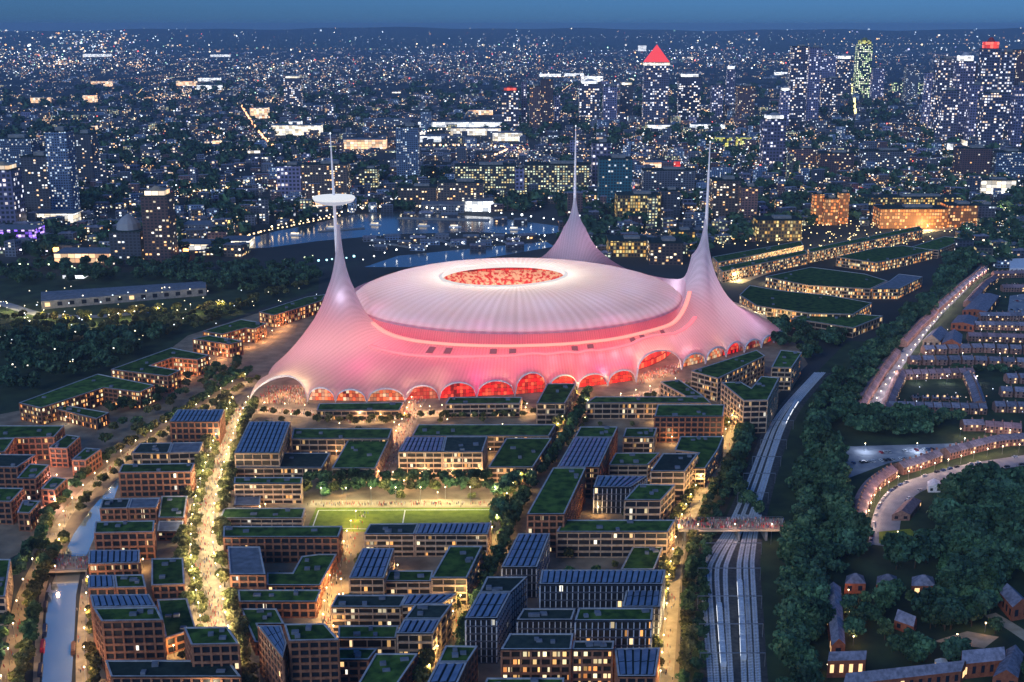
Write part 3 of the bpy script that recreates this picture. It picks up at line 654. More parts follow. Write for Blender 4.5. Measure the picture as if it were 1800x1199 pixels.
# ------------------------------------------------------------------ city blocks round the stadium
ROOF = {'g': 'green_roof', 'd': 'dark_roof', 'k': 'deck', 's': 'solar'}
FOOT = []                              # footprints, so that trees and lamps keep out of buildings
def solar_rows(parent, poly, z, org):
    """rows of tilted panels, from the near edge of a four-cornered roof to its far edge"""
    p = poly if len(poly) == 4 else None
    if p is None: return
    k = min(range(4), key=lambda i: p[i][1]+p[(i+1) % 4][1])       # near edge k -> k+1
    a, b_, c, d = p[k], p[(k+1) % 4], p[(k+2) % 4], p[(k+3) % 4]
    wd = math.hypot(b_[0]-a[0], b_[1]-a[1]); n_ = max(2, int(wd/3.0)); mb = MB(org)
    dl = math.hypot(d[0]-a[0], d[1]-a[1]); m_ = max(1, int(dl/9))
    lp_ = lambda u, v: tuple((a[i]*(1-u)+b_[i]*u)*(1-v)+(d[i]*(1-u)+c[i]*u)*v for i in range(2))
    for i in range(n_):
        for j in range(m_):
            u0, u1 = (i+0.12)/n_, (i+0.86)/n_; v0, v1 = (j+0.03)/m_, (j+0.97)/m_
            q = [lp_(u0, v0), lp_(u1, v0), lp_(u1, v1), lp_(u0, v1)]; zz = [z+0.3, z+0.75, z+0.75, z+0.3]
            mb.face([(*q[t], zz[t]) for t in range(4)])
            mb.face([(*q[1], z+0.05), (*q[2], z+0.05), (*q[2], z+0.75), (*q[1], z+0.75)])
    mb.build('solar_array', M['solar'], parent)
def block(label, style, vols, group=None, lit=False, cat='building', name='courtyard_building'):
    """vols: (roof kind, height, picture outline of the roof[, storey height])"""
    allp = [p for v in vols for p in GL(v[2], v[1])]
    org = (sum(p[0] for p in allp)/len(allp), sum(p[1] for p in allp)/len(allp), 0)
    th = thing(name, label, cat, org, group); wm = M[style]
    for v in vols:
        kind, h = v[0], v[1]; poly = ccw(GL(v[2], h)); FOOT.append(poly)
        st = 'slate' if style == 'slate' else style
        ns = max(1, round(h/4.0)); sh = h/ns
        # frame of floor bands and piers
        w = MB(org); inn = inset(poly, 0.7); n_ = len(poly)
        for s_ in range(ns+1):
            zb = s_*sh; bh = 1.3 if s_ < ns else 0.0
            if s_ == 0: w.prism(poly, 0, 0.6, 0); continue
            z1 = zb+0.35 if s_ < ns else h+0.55; z0 = zb-(0.8 if style != 'slate' else 0.4)
            w.prism(poly, z0, z1, 0, top=(s_ < ns), bottom=True)
        for i in range(n_):
            a, b_ = poly[i], poly[(i+1) % n_]; L = math.hypot(b_[0]-a[0], b_[1]-a[1])
            if L < 2: continue
            ang = math.atan2(b_[1]-a[1], b_[0]-a[0]); stp = {'brick': 4.6, 'pale': 6.5, 'slate': 2.8}[style]; nb_ = max(1, round(L/stp))
            pw = {'brick': 0.95, 'pale': 0.5, 'slate': 0.5}[style]
            for k in range(nb_+1):
                t = min(max(k/nb_, pw/2/L), 1-pw/2/L) if L > pw else 0.5
                nx, ny = -math.sin(ang), math.cos(ang); px, py = a[0]+(b_[0]-a[0])*t+nx*0.34, a[1]+(b_[1]-a[1])*t+ny*0.34
                w.box((px, py, 0.6), (pw, 0.66, h-1.6), ang, 1)
        w.build('wall', [wm, M['fin'] if style == 'slate' else wm], th)
        gl = M['glass_glow'] if lit == 2 else M['glass_lit'] if lit else M['glass']
        for s_ in range(ns):
            g_ = MB(org); z0, z1 = s_*sh+(0.6 if s_ == 0 else 0.35), (s_+1)*sh-0.8
            g_.prism(inn, z0, z1, 0, top=False, u0=random.randint(0, 40)*2.3); g_.build('window_band', gl, th)
        # roof sheet, its raised edge, what stands on it
        rp = MB(org); ri = inset(poly, 0.9); rp.face([(p[0], p[1], h+0.12) for p in poly], 0, [(p[0], p[1]) for p in poly])
        rf_ = rp.build('roof', M[ROOF[kind] if kind != 's' else 'dark_roof'], th)
        pm = MB(org)
        for i in range(n_):
            a, b_, c, d = poly[i], poly[(i+1) % n_], ri[(i+1) % n_], ri[i]
            pm.face([(*a, h+0.56), (*b_, h+0.56), (*c, h+0.56), (*d, h+0.56)]); pm.face([(*d, h+0.1), (*c, h+0.1), (*c, h+0.56), (*d, h+0.56)])
            pm.face([(*a, h-0.1), (*b_, h-0.1), (*b_, h+0.56), (*a, h+0.56)])
        pm.build('parapet', M['parapet'], rf_)
        if kind == 's': solar_rows(rf_, ccw(ri), h+0.12, org)
        elif kind in 'gd':
            bx = [p[0] for p in poly]; by = [p[1] for p in poly]
            n_pl = 0
            for _ in range(40):
                x_, y_ = random.uniform(min(bx), max(bx)), random.uniform(min(by), max(by))
                if inside(inset(poly, 3), x_, y_) and inside(poly, x_, y_):
                    n_pl = n_pl+1; pb = MB(org); ww_ = random.uniform(2, 4); pb.box((x_, y_, h+0.13), (ww_, random.uniform(1.6, 3), random.uniform(0.8, 1.7)), random.random()*0.2); pb.build('roof_plant', M['deck'], rf_)
                    if n_pl >= 3: break
    return th
GB = 'blocks of the courtyard quarter'
BL = [
 ('stepped block with blue solar roof and dark courtyard beside the top of the boulevard', 'pale', [('s', 18, [(412,797),(491,797),(511,742),(438,742)]), ('d', 8, [(412,823),(566,823),(581,797),(491,797)]), ('g', 13, [(512,772),(683,772),(690,754),(516,754)]), ('g', 11, [(583,824),(660,824),(684,774),(612,774)])], 1),
 ('long block with half solar front roof and green wings, just north of the pitch trees', 'pale', [('g', 12, [(724,767),(965,767),(977,747),(735,747)]), ('s', 19, [(700,795),(777,795),(783,769),(714,769)]), ('d', 19, [(778,795),(848,795),(857,768),(784,768)]), ('g', 11, [(858,822),(937,822),(970,771),(890,771)])], 1),
 ('low green roofed block with white terrace west of the pitch', 'pale', [('g', 14, [(411,851),(530,851),(532,840),(412,840)]), ('k', 5, [(411,889),(457,889),(459,868),(415,868)])], 1),
 ('thin green roofed block at the south west corner of the pitch', 'pale', [('g', 6, [(386,912),(532,912),(537,894),(394,894)])], 0),
 ('C shaped green block with a grey corner roof, south of the pitch by the boulevard', 'brick', [('g', 16, [(392,945),(595,945),(602,926),(393,926)]), ('k', 15, [(404,1011),(467,1011),(457,962),(400,962)]), ('g', 8, [(469,1030),(563,1030),(592,975),(560,975),(530,979),(514,1008),(469,1008)])], 0),
 ('low dark green strip roof between two courtyard blocks near the crowd end of the boulevard', 'brick', [('g', 9, [(420,1059),(556,1059),(565,1038),(418,1038)]), ('g', 7, [(423,1071),(486,1071),(500,1098),(453,1098),(466,1130),(448,1130)])], 0),
 ('tall brick tower with green roof and slanting solar wing at the bottom of the picture', 'brick', [('g', 30, [(508,1128),(596,1126),(571,1097),(499,1098)]), ('s', 25, [(453,1101),(494,1101),(504,1132),(497,1158)])], 0),
 ('courtyard block with one solar corner roof and warm lit lower floors, below the pitch', 'pale', [('d', 14, [(640,940),(728,940),(736,921),(650,922)]), ('s', 14, [(729,940),(857,940),(864,920),(737,921)]), ('s', 16, [(613,1017),(675,1017),(693,965),(637,965)]), ('g', 16, [(758,1017),(821,1017),(848,961),(790,961)]), ('g', 11, [(676,1023),(757,1023),(762,1004),(684,1004)])], 1),
 ('courtyard block with striped solar corner and pale front edge, second below the pitch', 'pale', [('d', 14, [(581,1068),(704,1068),(715,1047),(592,1047)]), ('s', 14, [(705,1066),(778,1062),(803,1045),(716,1046)]), ('s', 17, [(697,1115),(761,1115),(775,1090),(710,1090)]), ('d', 17, [(711,1089),(776,1089),(795,1063),(730,1063)]), ('g', 10, [(594,1123),(696,1123),(701,1101),(595,1101)])], 1),
 ('low brick block with inner green terrace cut by the bottom edge', 'brick', [('g', 12, [(594,1161),(648,1161),(664,1141),(594,1141)]), ('g', 14, [(628,1205),(698,1205),(735,1150),(660,1150)])], 0),
 ('block with a half green half solar roof at the bottom centre', 'brick', [('g', 20, [(770,1165),(822,1165),(840,1137),(783,1136)]), ('s', 20, [(750,1203),(804,1203),(821,1166),(769,1166)])], 0),
 ('dark slate block with a sloping row solar roof and orange lit corner', 'slate', [('s', 24, [(817,1088),(874,1088),(898,1043),(842,1043)]), ('d', 24, [(843,1042),(899,1042),(927,1015),(856,1015)])], 0),
 ('small slate block with a whole solar roof standing alone near the middle street', 'slate', [('s', 18, [(881,998),(944,998),(967,939),(911,939)])], 0),
 ('long brick block with a big plain green roof and solar back half', 'brick', [('g', 24, [(926,905),(992,905),(1030,823),(972,823)]), ('s', 22, [(979,822),(1053,822),(1077,770),(1009,770)]), ('g', 22, [(1010,769),(1078,769),(1086,751),(1020,751)])], 1),
 ('block of stepped green roofs with a curved east front beside the east path', 'pale', [('g', 14, [(1070,818),(1139,818),(1160,797),(1082,797)]), ('d', 21, [(1143,829),(1204,829),(1227,798),(1165,798)]), ('g', 12, [(1095,769),(1150,769),(1155,753),(1100,753)]), ('g', 14, [(1206,824),(1240,824),(1263,790),(1272,768),(1196,768),(1186,792),(1228,797)])], 1),
 ('small slate block with blue solar roof inside the stepped green courtyard', 'slate', [('s', 18, [(1043,857),(1108,857),(1138,838),(1050,837)])], 0),
 ('four storey block with pale floor bands and a small square green roof', 'pale', [('g', 18, [(1097,880),(1162,880),(1187,853),(1122,852)])], 0),
 ('wide banded block with a long green roof facing a dark courtyard by the footbridge', 'pale', [('g', 16, [(978,936),(1174,936),(1187,915),(990,915)]), ('g', 6, [(1091,1002),(1150,1002),(1166,962),(1112,962)])], 0),
 ('slate block with long blue solar roof and white vertical fins', 'slate', [('s', 26, [(948,1028),(1164,1028),(1170,1003),(952,1003)]), ('s', 22, [(1094,1068),(1160,1068),(1164,1032),(1102,1032)])], 0),
 ('lower slate block with white framed windows and dark roof', 'slate', [('d', 18, [(908,1091),(1005,1091),(1012,1071),(920,1071)])], 0),
 ('dark office block with lit desks behind white fins and a green roof', 'slate', [('g', 26, [(1010,1092),(1146,1092),(1148,1070),(1017,1070)])], 1),
 ('brick piered block with glowing orange upper windows and dark roof', 'brick', [('d', 20, [(880,1143),(1004,1143),(1008,1115),(896,1115)]), ('d', 19, [(1005,1143),(1078,1143),(1080,1128),(1008,1128)])], 1),
 ('brick block with a blue solar roof at the lower end of the east path', 'brick', [('s', 17, [(1086,1190),(1152,1190),(1160,1140),(1080,1141)])], 0),
 ('dark roofed block cut by the bottom edge left of the east path', 'brick', [('g', 14, [(846,1215),(990,1215),(992,1193),(856,1193)])], 0),
 ('thin green roofed pavilion before the left arches of the stadium', 'pale', [('g', 8, [(556,722),(702,722),(710,708),(561,710)])], 1),
 ('thin green roofed pavilion before the middle arches with pink shop fronts', 'pale', [('g', 11, [(783,711),(914,710),(918,699),(790,699)])], 1),
 ('tall green roofed block overlapping the red arches beside the crowded street', 'pale', [('g', 17, [(943,710),(993,710),(1013,675),(962,675)])], 1),
 ('hollow green roofed block with a bright white ground floor before the right arches', 'pale', [('g', 13, [(1030,709),(1250,709),(1238,698),(1046,698)]), ('g', 13, [(1160,672),(1194,668),(1237,697),(1205,697)])], 1),
 ('banded block with a long green roof north of the stepped courtyard', 'brick', [('g', 20, [(1150,733),(1271,733),(1274,712),(1156,712)])], 0),
 ('V shaped green roofed block with lit corner storeys beside the railway trees', 'pale', [('g', 26, [(1268,673),(1307,705),(1350,704),(1370,665),(1338,662),(1321,683),(1302,672)])], 0),
 ('slim green roofed block with a bright white upper terrace under the small arches', 'pale', [('g', 20, [(1215,653),(1262,666),(1345,626),(1330,616)]), ('g', 20, [(1356,646),(1392,647),(1410,620),(1372,616)])], 1),
 ('solar roofed five storey block at the head of the boulevard trees', 'brick', [('s', 18, [(298,742),(385,742),(395,721),(312,721)])], 0),
 ('low block with a half grey roof second down the west side of the boulevard', 'pale', [('d', 9, [(232,797),(296,797),(303,779),(246,780)]), ('k', 9, [(297,797),(350,795),(357,778),(304,779)])], 1),
 ('four storey brick block with a narrow green roof third down the boulevard', 'brick', [('g', 17, [(208,832),(336,830),(342,815),(215,817)])], 0),
 ('brick block with a half grey roof and a separate green lawn roof', 'brick', [('d', 11, [(175,895),(224,894),(230,877),(180,878)]), ('k', 11, [(225,894),(275,893),(282,876),(231,877)]), ('g', 8, [(278,911),(324,911),(330,873),(284,873)])], 1),
 ('brick block with a narrow green roof and a lit terrace beside the blue canal', 'brick', [('g', 17, [(165,938),(270,936),(272,916),(168,918)]), ('k', 6, [(276,935),(320,935),(323,917),(279,917)])], 0),
 ('low solar roofed block nearest the canal footbridge', 'brick', [('s', 12, [(155,993),(245,990),(246,968),(156,968)])], 1),
 ('half solar half green roofed block right beneath the canal footbridge', 'brick', [('s', 13, [(155,1035),(203,1034),(200,1012),(155,1012)]), ('g', 13, [(204,1034),(257,1033),(252,1011),(201,1012)])], 0),
 ('square block with a bright green roof and brick base on the boulevard edge', 'brick', [('g', 12, [(266,1030),(325,1028),(322,982),(266,983)])], 0),
 ('big brick grid block with solar back roof and green front roof by the canal', 'brick', [('s', 28, [(163,1069),(274,1067),(262,1046),(158,1047)]), ('g', 28, [(178,1093),(287,1091),(275,1068),(164,1070)])], 0),
 ('low bright green roof terrace leaning towards the boulevard crowd', 'brick', [('g', 9, [(291,1123),(345,1106),(329,1053),(276,1055)])], 0),
 ('brick grid tower with a square green roof beside the boulevard crowd', 'brick', [('g', 26, [(336,1135),(421,1133),(400,1103),(323,1104)])], 0),
 ('long dark roofed brick block across the bottom left', 'brick', [('d', 15, [(195,1191),(424,1191),(402,1162),(185,1162)])], 0),
 ('U shaped brick block with a dark green roof at the far left edge', 'brick', [('g', 17, [(-30,772),(95,769),(113,749),(-30,749)]), ('g', 17, [(-30,795),(8,795),(26,771),(-30,773)])], 1),
 ('narrow red brick house block behind the U shaped one', 'brick', [('g', 14, [(86,788),(118,789),(141,768),(117,765)])], 0),
 ('end red brick house block with a pale edge near the west trees', 'brick', [('g', 12, [(126,809),(150,810),(178,790),(150,788)])], 0),
 ('red brick block with a dark square roof at the left edge, second row', 'brick', [('d', 16, [(-30,821),(30,822),(63,800),(-30,799)])], 0),
 ('red brick block beside the white square, second row', 'brick', [('g', 15, [(29,842),(62,842),(87,818),(52,816)])], 0),
 ('small red brick block with a green roof touching the white square', 'brick', [('g', 12, [(72,860),(96,862),(118,842),(92,839)])], 0),
 ('red brick block half cut by the left edge, third row', 'brick', [('g', 15, [(-30,882),(19,883),(42,859),(-30,858)])], 0),
 ('red brick block with a lit slotted wall, lowest of the left group', 'brick', [('g', 12, [(30,902),(52,903),(71,882),(40,880)])], 1),
 ('tall green roofed slab cut by the left edge above the quay trees', 'pale', [('g', 16, [(-20,1050),(9,1050),(19,984),(-20,984)])], 0),
 ('zigzag green roofed building nearest the dark park', 'brick', [('g', 14, [(33,709),(72,718),(182,682),(246,690),(272,678),(172,658)]), ('g', 9, [(88,717),(170,737),(192,726),(110,712)])], 1),
 ('C shaped green roofed building with glowing brick storeys', 'brick', [('g', 15, [(195,650),(295,662),(317,652),(264,643),(303,629),(347,633),(367,625),(301,612)])], 1),
 ('smaller zigzag green roofed building with glowing brick storeys', 'brick', [('g', 14, [(356,583),(391,588),(432,577),(448,579),(468,569),(424,562)]), ('g', 13, [(338,596),(402,606),(427,600),(368,590)])], 1),
 ('thin green roofed building tucked behind the left flank of the tent', 'brick', [('g', 13, [(455,549),(482,555),(566,529),(572,518),(540,522)])], 1),
 ('leaf shaped green roofed building right behind the right flank of the tent', 'pale', [('g', 13, [(1300,519),(1330,538),(1420,551),(1500,553),(1533,533),(1460,520),(1370,511),(1318,502)])], 1),
 ('second leaf shaped green roofed building with a grey rooftop strip', 'pale', [('g', 12, [(1345,487),(1420,502),(1530,508),(1560,494),(1520,482),(1425,470)]), ('k', 12, [(1534,508),(1580,508),(1622,487),(1580,482),(1564,494)])], 1),
 ('third leaf shaped green roofed building towards the orange halls', 'pale', [('g', 12, [(1470,452),(1540,462),(1592,452),(1640,440),(1588,432),(1540,436)])], 1),
 ('fourth green roofed building farthest along the bright road', 'pale', [('g', 11, [(1594,437),(1650,440),(1698,420),(1660,416)])], 0),
 ('low green roofed terrace before the white lit shed row', 'pale', [('g', 10, [(1390,560),(1500,577),(1552,556),(1500,552),(1425,551)])], 1),
 ('long lit yellow row of flats on the near side of the bright road', 'pale', [('g', 14, [(1270,478),(1420,446),(1416,440),(1262,470)]), ('g', 14, [(1424,444),(1622,404),(1616,398),(1420,438)])], 1),
 ('second long row of flats with a green roof behind the lit yellow row', 'pale', [('g', 14, [(1262,462),(1412,432),(1408,424),(1252,452)])], 1),
]
for lb, st_, vols, lit in BL: block(lb, st_, vols, None, 2 if ('leaf' in lb or 'lit yellow row' in lb or 'zigzag' in lb or 'C shaped green roofed building' in lb or 'tucked' in lb or 'glowing orange' in lb) else lit)
# ------------------------------------------------------------------ trees
def crown_np(nl, rx, rz, zc, size, seed, cl=16):
    r = np.random.RandomState(seed); cc = []
    for _ in range(cl):
        u = r.normal(size=3); u /= np.linalg.norm(u); k = r.uniform(0.35, 0.85); cc.append((u[0]*rx*k, u[1]*rx*k, zc+u[2]*rz*k*0.9, r.uniform(0.3, 0.55)*rx))
    V = np.zeros((nl*4, 3)); k = 0
    for i in range(nl):
        c = cc[i % cl]; u = r.normal(size=3); u /= np.linalg.norm(u); u[2] = abs(u[2])*0.8 if r.rand() < .6 else u[2]
        p = np.array(c[:3])+u*c[3]*np.array([1, 1, 0.8])*r.uniform(.75, 1.05)
        nrm = u+r.normal(size=3)*0.5; nrm /= np.linalg.norm(nrm); t = np.cross(nrm, r.normal(size=3)); t /= np.linalg.norm(t); b_ = np.cross(nrm, t); s_ = size*r.uniform(.6, 1.25)
        V[k:k+4] = [p-t*s_-b_*s_*.7, p+t*s_-b_*s_*.6, p+t*s_*.8+b_*s_*.7, p-t*s_*.9+b_*s_*.8]; k += 4
    return V, np.arange(nl*4).reshape(-1, 4)
def trunk_mb(h, r0, sp, seed):
    b_ = MB(); rr = random.Random(seed); b_.cyl((0, 0, 0), r0, r0*0.55, h, 7)
    for k in range(5):
        a = k*1.257+rr.random(); x_, y_, z_ = math.cos(a)*sp, math.sin(a)*sp, h+rr.uniform(.6, 2.2)
        z0 = h*rr.uniform(.65, .95); w_ = r0*0.3
        for (dx, dy) in ((w_, 0), (0, w_)):
            b_.face([(-dx, -dy, z0), (dx, dy, z0), (x_+dx*.3, y_+dy*.3, z_), (x_-dx*.3, y_-dy*.3, z_)])
    return b_
PROTO = {}
def proto(kind, seed):
    key = (kind, seed)
    if key in PROTO: return PROTO[key]
    mat, rx, rz, zc, nl, sz = {'o': ('leaf_a', 4.0, 3.6, 6.2, 520, .62), 'b': ('leaf_b', 4.3, 4.0, 6.8, 520, .66), 'd': ('leaf_d', 5.6, 5.2, 8.2, 620, .85)}[kind]
    V, Fq = crown_np(nl, rx, rz, zc, sz, seed*7+ord(kind), 14+seed*2)
    PROTO[key] = (trunk_mb(zc-rz*0.45, 0.32, rx*0.6, seed), V, Fq, mat, [])
    return PROTO[key]
def tree(x_, y_, kind, s_, label, group):
    seed = random.randint(1, 4); pr = proto(kind, seed); t = thing('tree', label, 'tree', (x_, y_, 0), group, random.uniform(0, 6.28)); t.scale = (s_, s_, s_*random.uniform(.85, 1.15))
    if not pr[4]:
        tk = pr[0].build('trunk', M['trunk'], t); cr_ = npmesh('crown', pr[1], pr[2], M[pr[3]], t); pr[4].extend([tk.data, cr_.data])
    else:
        link('trunk', pr[4][0], t); link('crown', pr[4][1], t)
FB = [(min(p[0] for p in f), max(p[0] for p in f), min(p[1] for p in f), max(p[1] for p in f), f) for f in FOOT]
def blocked(x_, y_, mrg=2.5):
    for a, b_, c, d, f in FB:
        if a-mrg < x_ < b_+mrg and c-mrg < y_ < d+mrg:
            if inside(f, x_, y_) or any(inside(f, x_+dx*mrg, y_+dy*mrg) for dx, dy in ((1, 0), (-1, 0), (0, 1), (0, -1))): return True
    return inside(bpoly, x_, y_)
CANW = ccw(GL(CAN[:-1]+CANR)); PITW = ccw(GL([(540, 884), (872, 884), (868, 938), (534, 936)])); BASW = ccw(GL(BASIN))
TREES = []                              # x, y, kind, size, label, group, order
def row(pts, step, off, kind, smin, smax, label, group, jit=1.5, start=0.0):
    k = 0
    for x_, y_, a in along(pts, step, off, start):
        x_ += random.uniform(-jit, jit); y_ += random.uniform(-jit, jit)
        if blocked(x_, y_) or inside(CANW, x_, y_) or inside(PITW, x_, y_): continue
        k += 1; TREES.append((x_, y_, random.choice(kind), random.uniform(smin, smax), label.replace('#', nth(k)), group))
row(BOUL, 6.5, 11.5, 'o', .85, 1.2, '# tree up the left side of the glowing boulevard, counted from the bottom', 'trees lining the boulevard')
row(BOUL, 6.5, -11.5, 'o', .85, 1.2, '# tree up the right side of the glowing boulevard, counted from the bottom', 'trees lining the boulevard')
row(BOUL, 9.0, 5, 'o', .6, .95, '# small tree standing out in the left half of the boulevard, from the bottom', 'trees within the boulevard')
row(GL([(540, 870), (870, 868)]), 8.5, 0, 'bo', 1.0, 1.25, '# tree from the left in the front row above the pitch', 'tree rows north of the pitch')
row(GL([(545, 855), (875, 852)]), 10, 0, 'b', 1.0, 1.25, '# tree from the left in the back row above the pitch', 'tree rows north of the pitch')
row(GL([(872, 925), (885, 880), (905, 850), (935, 830)]), 9, 0, 'bd', 1.0, 1.2, '# tree in the clump right of the pitch, counted from its near end', 'clump right of the pitch')
row(GL([(895, 930), (915, 890)]), 9, 0, 'b', 1.0, 1.2, '# tree of the short row between the pitch clump and the green block', 'clump right of the pitch')
row(MID, 9, 6, 'o', .85, 1.2, '# tree on the left of the middle street, counted from the bottom', 'trees on the middle street')
row(MID, 9, -6, 'b', .85, 1.15, '# tree on the right of the middle street, counted from the bottom', 'trees on the middle street')
row(EAST, 9, -9, 'ob', .8, 1.05, '# tree between the east path and the railway, counted from the bottom', 'trees between path and railway')
row(EAST, 10, -15.5, 'bd', .6, .8, '# dark tree of the second row towards the railway, counted from the bottom', 'trees between path and railway')
row(EAST, 8, 6, 'o', .7, 1.0, '# small tree on the left of the east path, counted from the bottom', 'small trees on the east path')
row(CANP, 7.5, -7, 'bo', .85, 1.1, '# tree along the left quay of the canal, counted from the bottom', 'quayside trees')
row(CANP, 9, 7, 'bd', .7, 1.0, '# tree left of the west path, counted from the bottom', 'quayside trees')
row(TOW2, 8, -5, 'o', .7, .95, '# tree between the canal and the brick blocks, counted from the bottom', 'quayside trees')
row(TOW, 10, 7, 'bo', .8, 1.05, '# tree on the left of the towpath, counted from the canal bridge', 'towpath trees')
row(TOW[8:], 13, -8, 'o', .7, .95, '# tree on the right of the towpath, counted from the canal bridge', 'towpath trees')
row(NS, 10, -10, 'o', .6, .85, '# small tree along the promenade before the arches, from the left', 'promenade trees')
row(GL([(600, 1080), (612, 1035), (625, 985)]), 9, -4, 'o', .6, .85, '# tree up the narrow lane left of the solar cornered blocks, from the bottom', 'lane trees')
row(GL([(440, 915), (540, 922)]), 9, 0, 'o', .6, .8, '# tree in the slot west of the pitch, from the left', 'slot trees')
row(GL([(1195, 985), (1170, 1040), (1160, 1100)]), 8, -1, 'o', .6, .9, '# bushy tree at the west edge of the east path, from the top', 'path edge trees')
row(GL([(1045, 735), (1140, 733)]), 7, 0, 'o', .6, .9, '# tree before the white ground floor near the right arches, from the left', 'trees before the white ground floor')
row(GL([(560, 745), (700, 744)]), 8, 0, 'o', .6, .9, '# tree below the left green pavilion, from the left', 'pavilion trees')
row(GL([(780, 738), (930, 736)]), 8, 0, 'o', .6, .9, '# tree below the middle green pavilion, from the left', 'pavilion trees')
row(GL([(1330, 910), (1300, 880), (1290, 840), (1300, 800), (1320, 760), (1345, 720)]), 13, 0, 'd', .8, 1.1, '# dark tree on the bank left of the tracks, from the footbridge upward', 'dark trees by the tracks')
YARD = GL([(170, 1200), (165, 1020), (230, 790), (300, 730), (440, 735), (1240, 700), (1260, 760), (1175, 930), (1150, 1200)]); k_ = 0
def near(pts, x_, y_, d): return min((p[0]-x_)**2+(p[1]-y_)**2 for p in pts) < d*d
for _ in range(5000):
    x_, y_ = random.uniform(-230, 170), random.uniform(500, 950)
    if k_ >= 64: break
    if inside(YARD, x_, y_) and not blocked(x_, y_, 3) and not inside(PITW, x_, y_) and not near(BOUL, x_, y_, 16) and not near(MID, x_, y_, 6) and not near(FAN, x_, y_, 9):
        k_ += 1; TREES.append((x_, y_, random.choice('oob'), random.uniform(.45, .85), '@small tree in the yards and lanes between the courtyard blocks', 'yard and lane trees'))
KEEP = [(1480, 1003, 1655, 1062), (1562, 1068, 1622, 1128), (1750, 1030, 1820, 1095), (1556, 922, 1640, 985), (1450, 1140, 1530, 1215), (1620, 1110, 1745, 1160)]
def mass(poly, n_, kind, smin, smax, label, group, minlit=0):
    p = GL(poly); bx = [q[0] for q in p]; by = [q[1] for q in p]; k = 0; tries = 0
    while k < n_ and tries < n_*20:
        tries += 1; x_, y_ = random.uniform(min(bx), max(bx)), random.uniform(min(by), max(by))
        q_ = PX(x_, y_, 0)
        if any(a <= q_[0] <= c and b_ <= q_[1] <= d for a, b_, c, d in KEEP): continue
        if inside(p, x_, y_) and not blocked(x_, y_, 4): TREES.append((x_, y_, random.choice(kind), random.uniform(smin, smax), '@'+label, group)); k += 1
BELT = [(1335, 1199), (1325, 1010), (1365, 930), (1388, 860), (1395, 780), (1440, 700), (1500, 640), (1560, 600), (1560, 660), (1520, 720), (1500, 760), (1470, 800), (1470, 900), (1530, 950), (1545, 1000), (1450, 1020), (1440, 1199)]
mass([(1380, 1250), (1376, 1010), (1400, 930), (1400, 860), (1410, 790), (1440, 750), (1470, 800), (1485, 900), (1520, 960), (1500, 1010), (1440, 1025), (1440, 1250)], 215, 'd', .85, 1.35, 'dark broad tree in the dense belt right of the railway', 'dense belt right of the railway')
mass([(1440, 755), (1412, 775), (1450, 690), (1520, 625), (1590, 560), (1680, 480), (1715, 465), (1650, 540), (1560, 630), (1510, 700), (1490, 760)], 170, 'd', .8, 1.2, 'dark tree in the narrow belt climbing beside the housing estate', 'narrow belt beside the estate')
mass([(1600, 655), (1830, 655), (1830, 660), (1600, 662)], 14, 'd', .5, .8, 'small dark garden tree among the estate rows', 'garden trees of the estate')
mass([(1490, 765), (1500, 735), (1640, 735), (1690, 750), (1600, 778)], 60, 'd', .8, 1.15, 'dark tree in the thicket between the estate and the car park', 'thicket behind the car park')
mass([(1665, 880), (1720, 850), (1860, 875), (1860, 1080), (1790, 1020), (1700, 995), (1640, 1005), (1560, 1005), (1540, 980), (1640, 965), (1640, 920)], 150, 'd', 1.0, 1.55, 'dark spreading tree in the woodland inside the crescent', 'woodland inside the crescent')
mass([(1520, 1055), (1590, 1050), (1660, 1045), (1750, 1060), (1740, 1090), (1700, 1112), (1600, 1130), (1530, 1118)], 66, 'bd', .8, 1.25, 'leafy tree in the dark school courtyard', 'trees in the school courtyard')
mass([(1480, 1060), (1540, 1062), (1560, 1125), (1500, 1140)], 14, 'bd', .6, .95, 'small tree in the yard beside the lit wall of the school range', 'school yard trees')
mass([(1640, 1010), (1720, 1005), (1790, 1025), (1760, 1060), (1660, 1048)], 40, 'bd', .8, 1.3, 'leafy tree between the villas and the barrel like hall', 'trees behind the villas')
mass([(1700, 1110), (1745, 1100), (1860, 1180), (1860, 1240), (1800, 1240), (1800, 1150)], 12, 'bd', .7, 1.0, 'tree beside the lane in the bottom right corner', 'corner lane trees')
mass([(1560, 1145), (1680, 1150), (1690, 1172), (1560, 1176)], 14, 'd', .7, 1.0, 'small dark tree behind the long blue roofed school range', 'trees behind the school range')
mass([(0, 600), (120, 590), (300, 590), (200, 650), (60, 690), (0, 690)], 110, 'd', .9, 1.3, 'dark tree in the unlit west park', 'trees in the unlit west park')
mass([(-30, 560), (120, 560), (420, 535), (520, 500), (560, 500), (450, 540), (330, 590), (130, 600), (-30, 610)], 230, 'o', .8, 1.15, 'yellow lit tree along the west park lane', 'lit trees of the west park')
mass([(190, 700), (330, 660), (420, 640), (440, 665), (330, 725), (230, 770), (180, 790)], 60, 'bo', .8, 1.1, 'olive tree in the grove between the zigzag roofs and the towpath', 'grove beside the towpath')
mass([(300, 470), (560, 470), (560, 500), (420, 520), (250, 490)], 110, 'd', .9, 1.3, 'dark tree in the wood before the river', 'wood before the river')
mass([(0, 470), (330, 465), (340, 490), (60, 505), (0, 505)], 90, 'd', .9, 1.2, 'dark tree beside the long blue shed', 'trees beside the long shed')
mass([(1290, 590), (1400, 560), (1500, 580), (1480, 610), (1420, 640), (1400, 620)], 60, 'bd', .8, 1.2, 'dark tree on the slope right of the small arches', 'slope right of the arches')
mass([(1660, 455), (1800, 400), (1830, 410), (1720, 470), (1640, 520)], 90, 'd', .9, 1.3, 'dark tree in the far hedge right of the bright road', 'far hedge by the bright road')
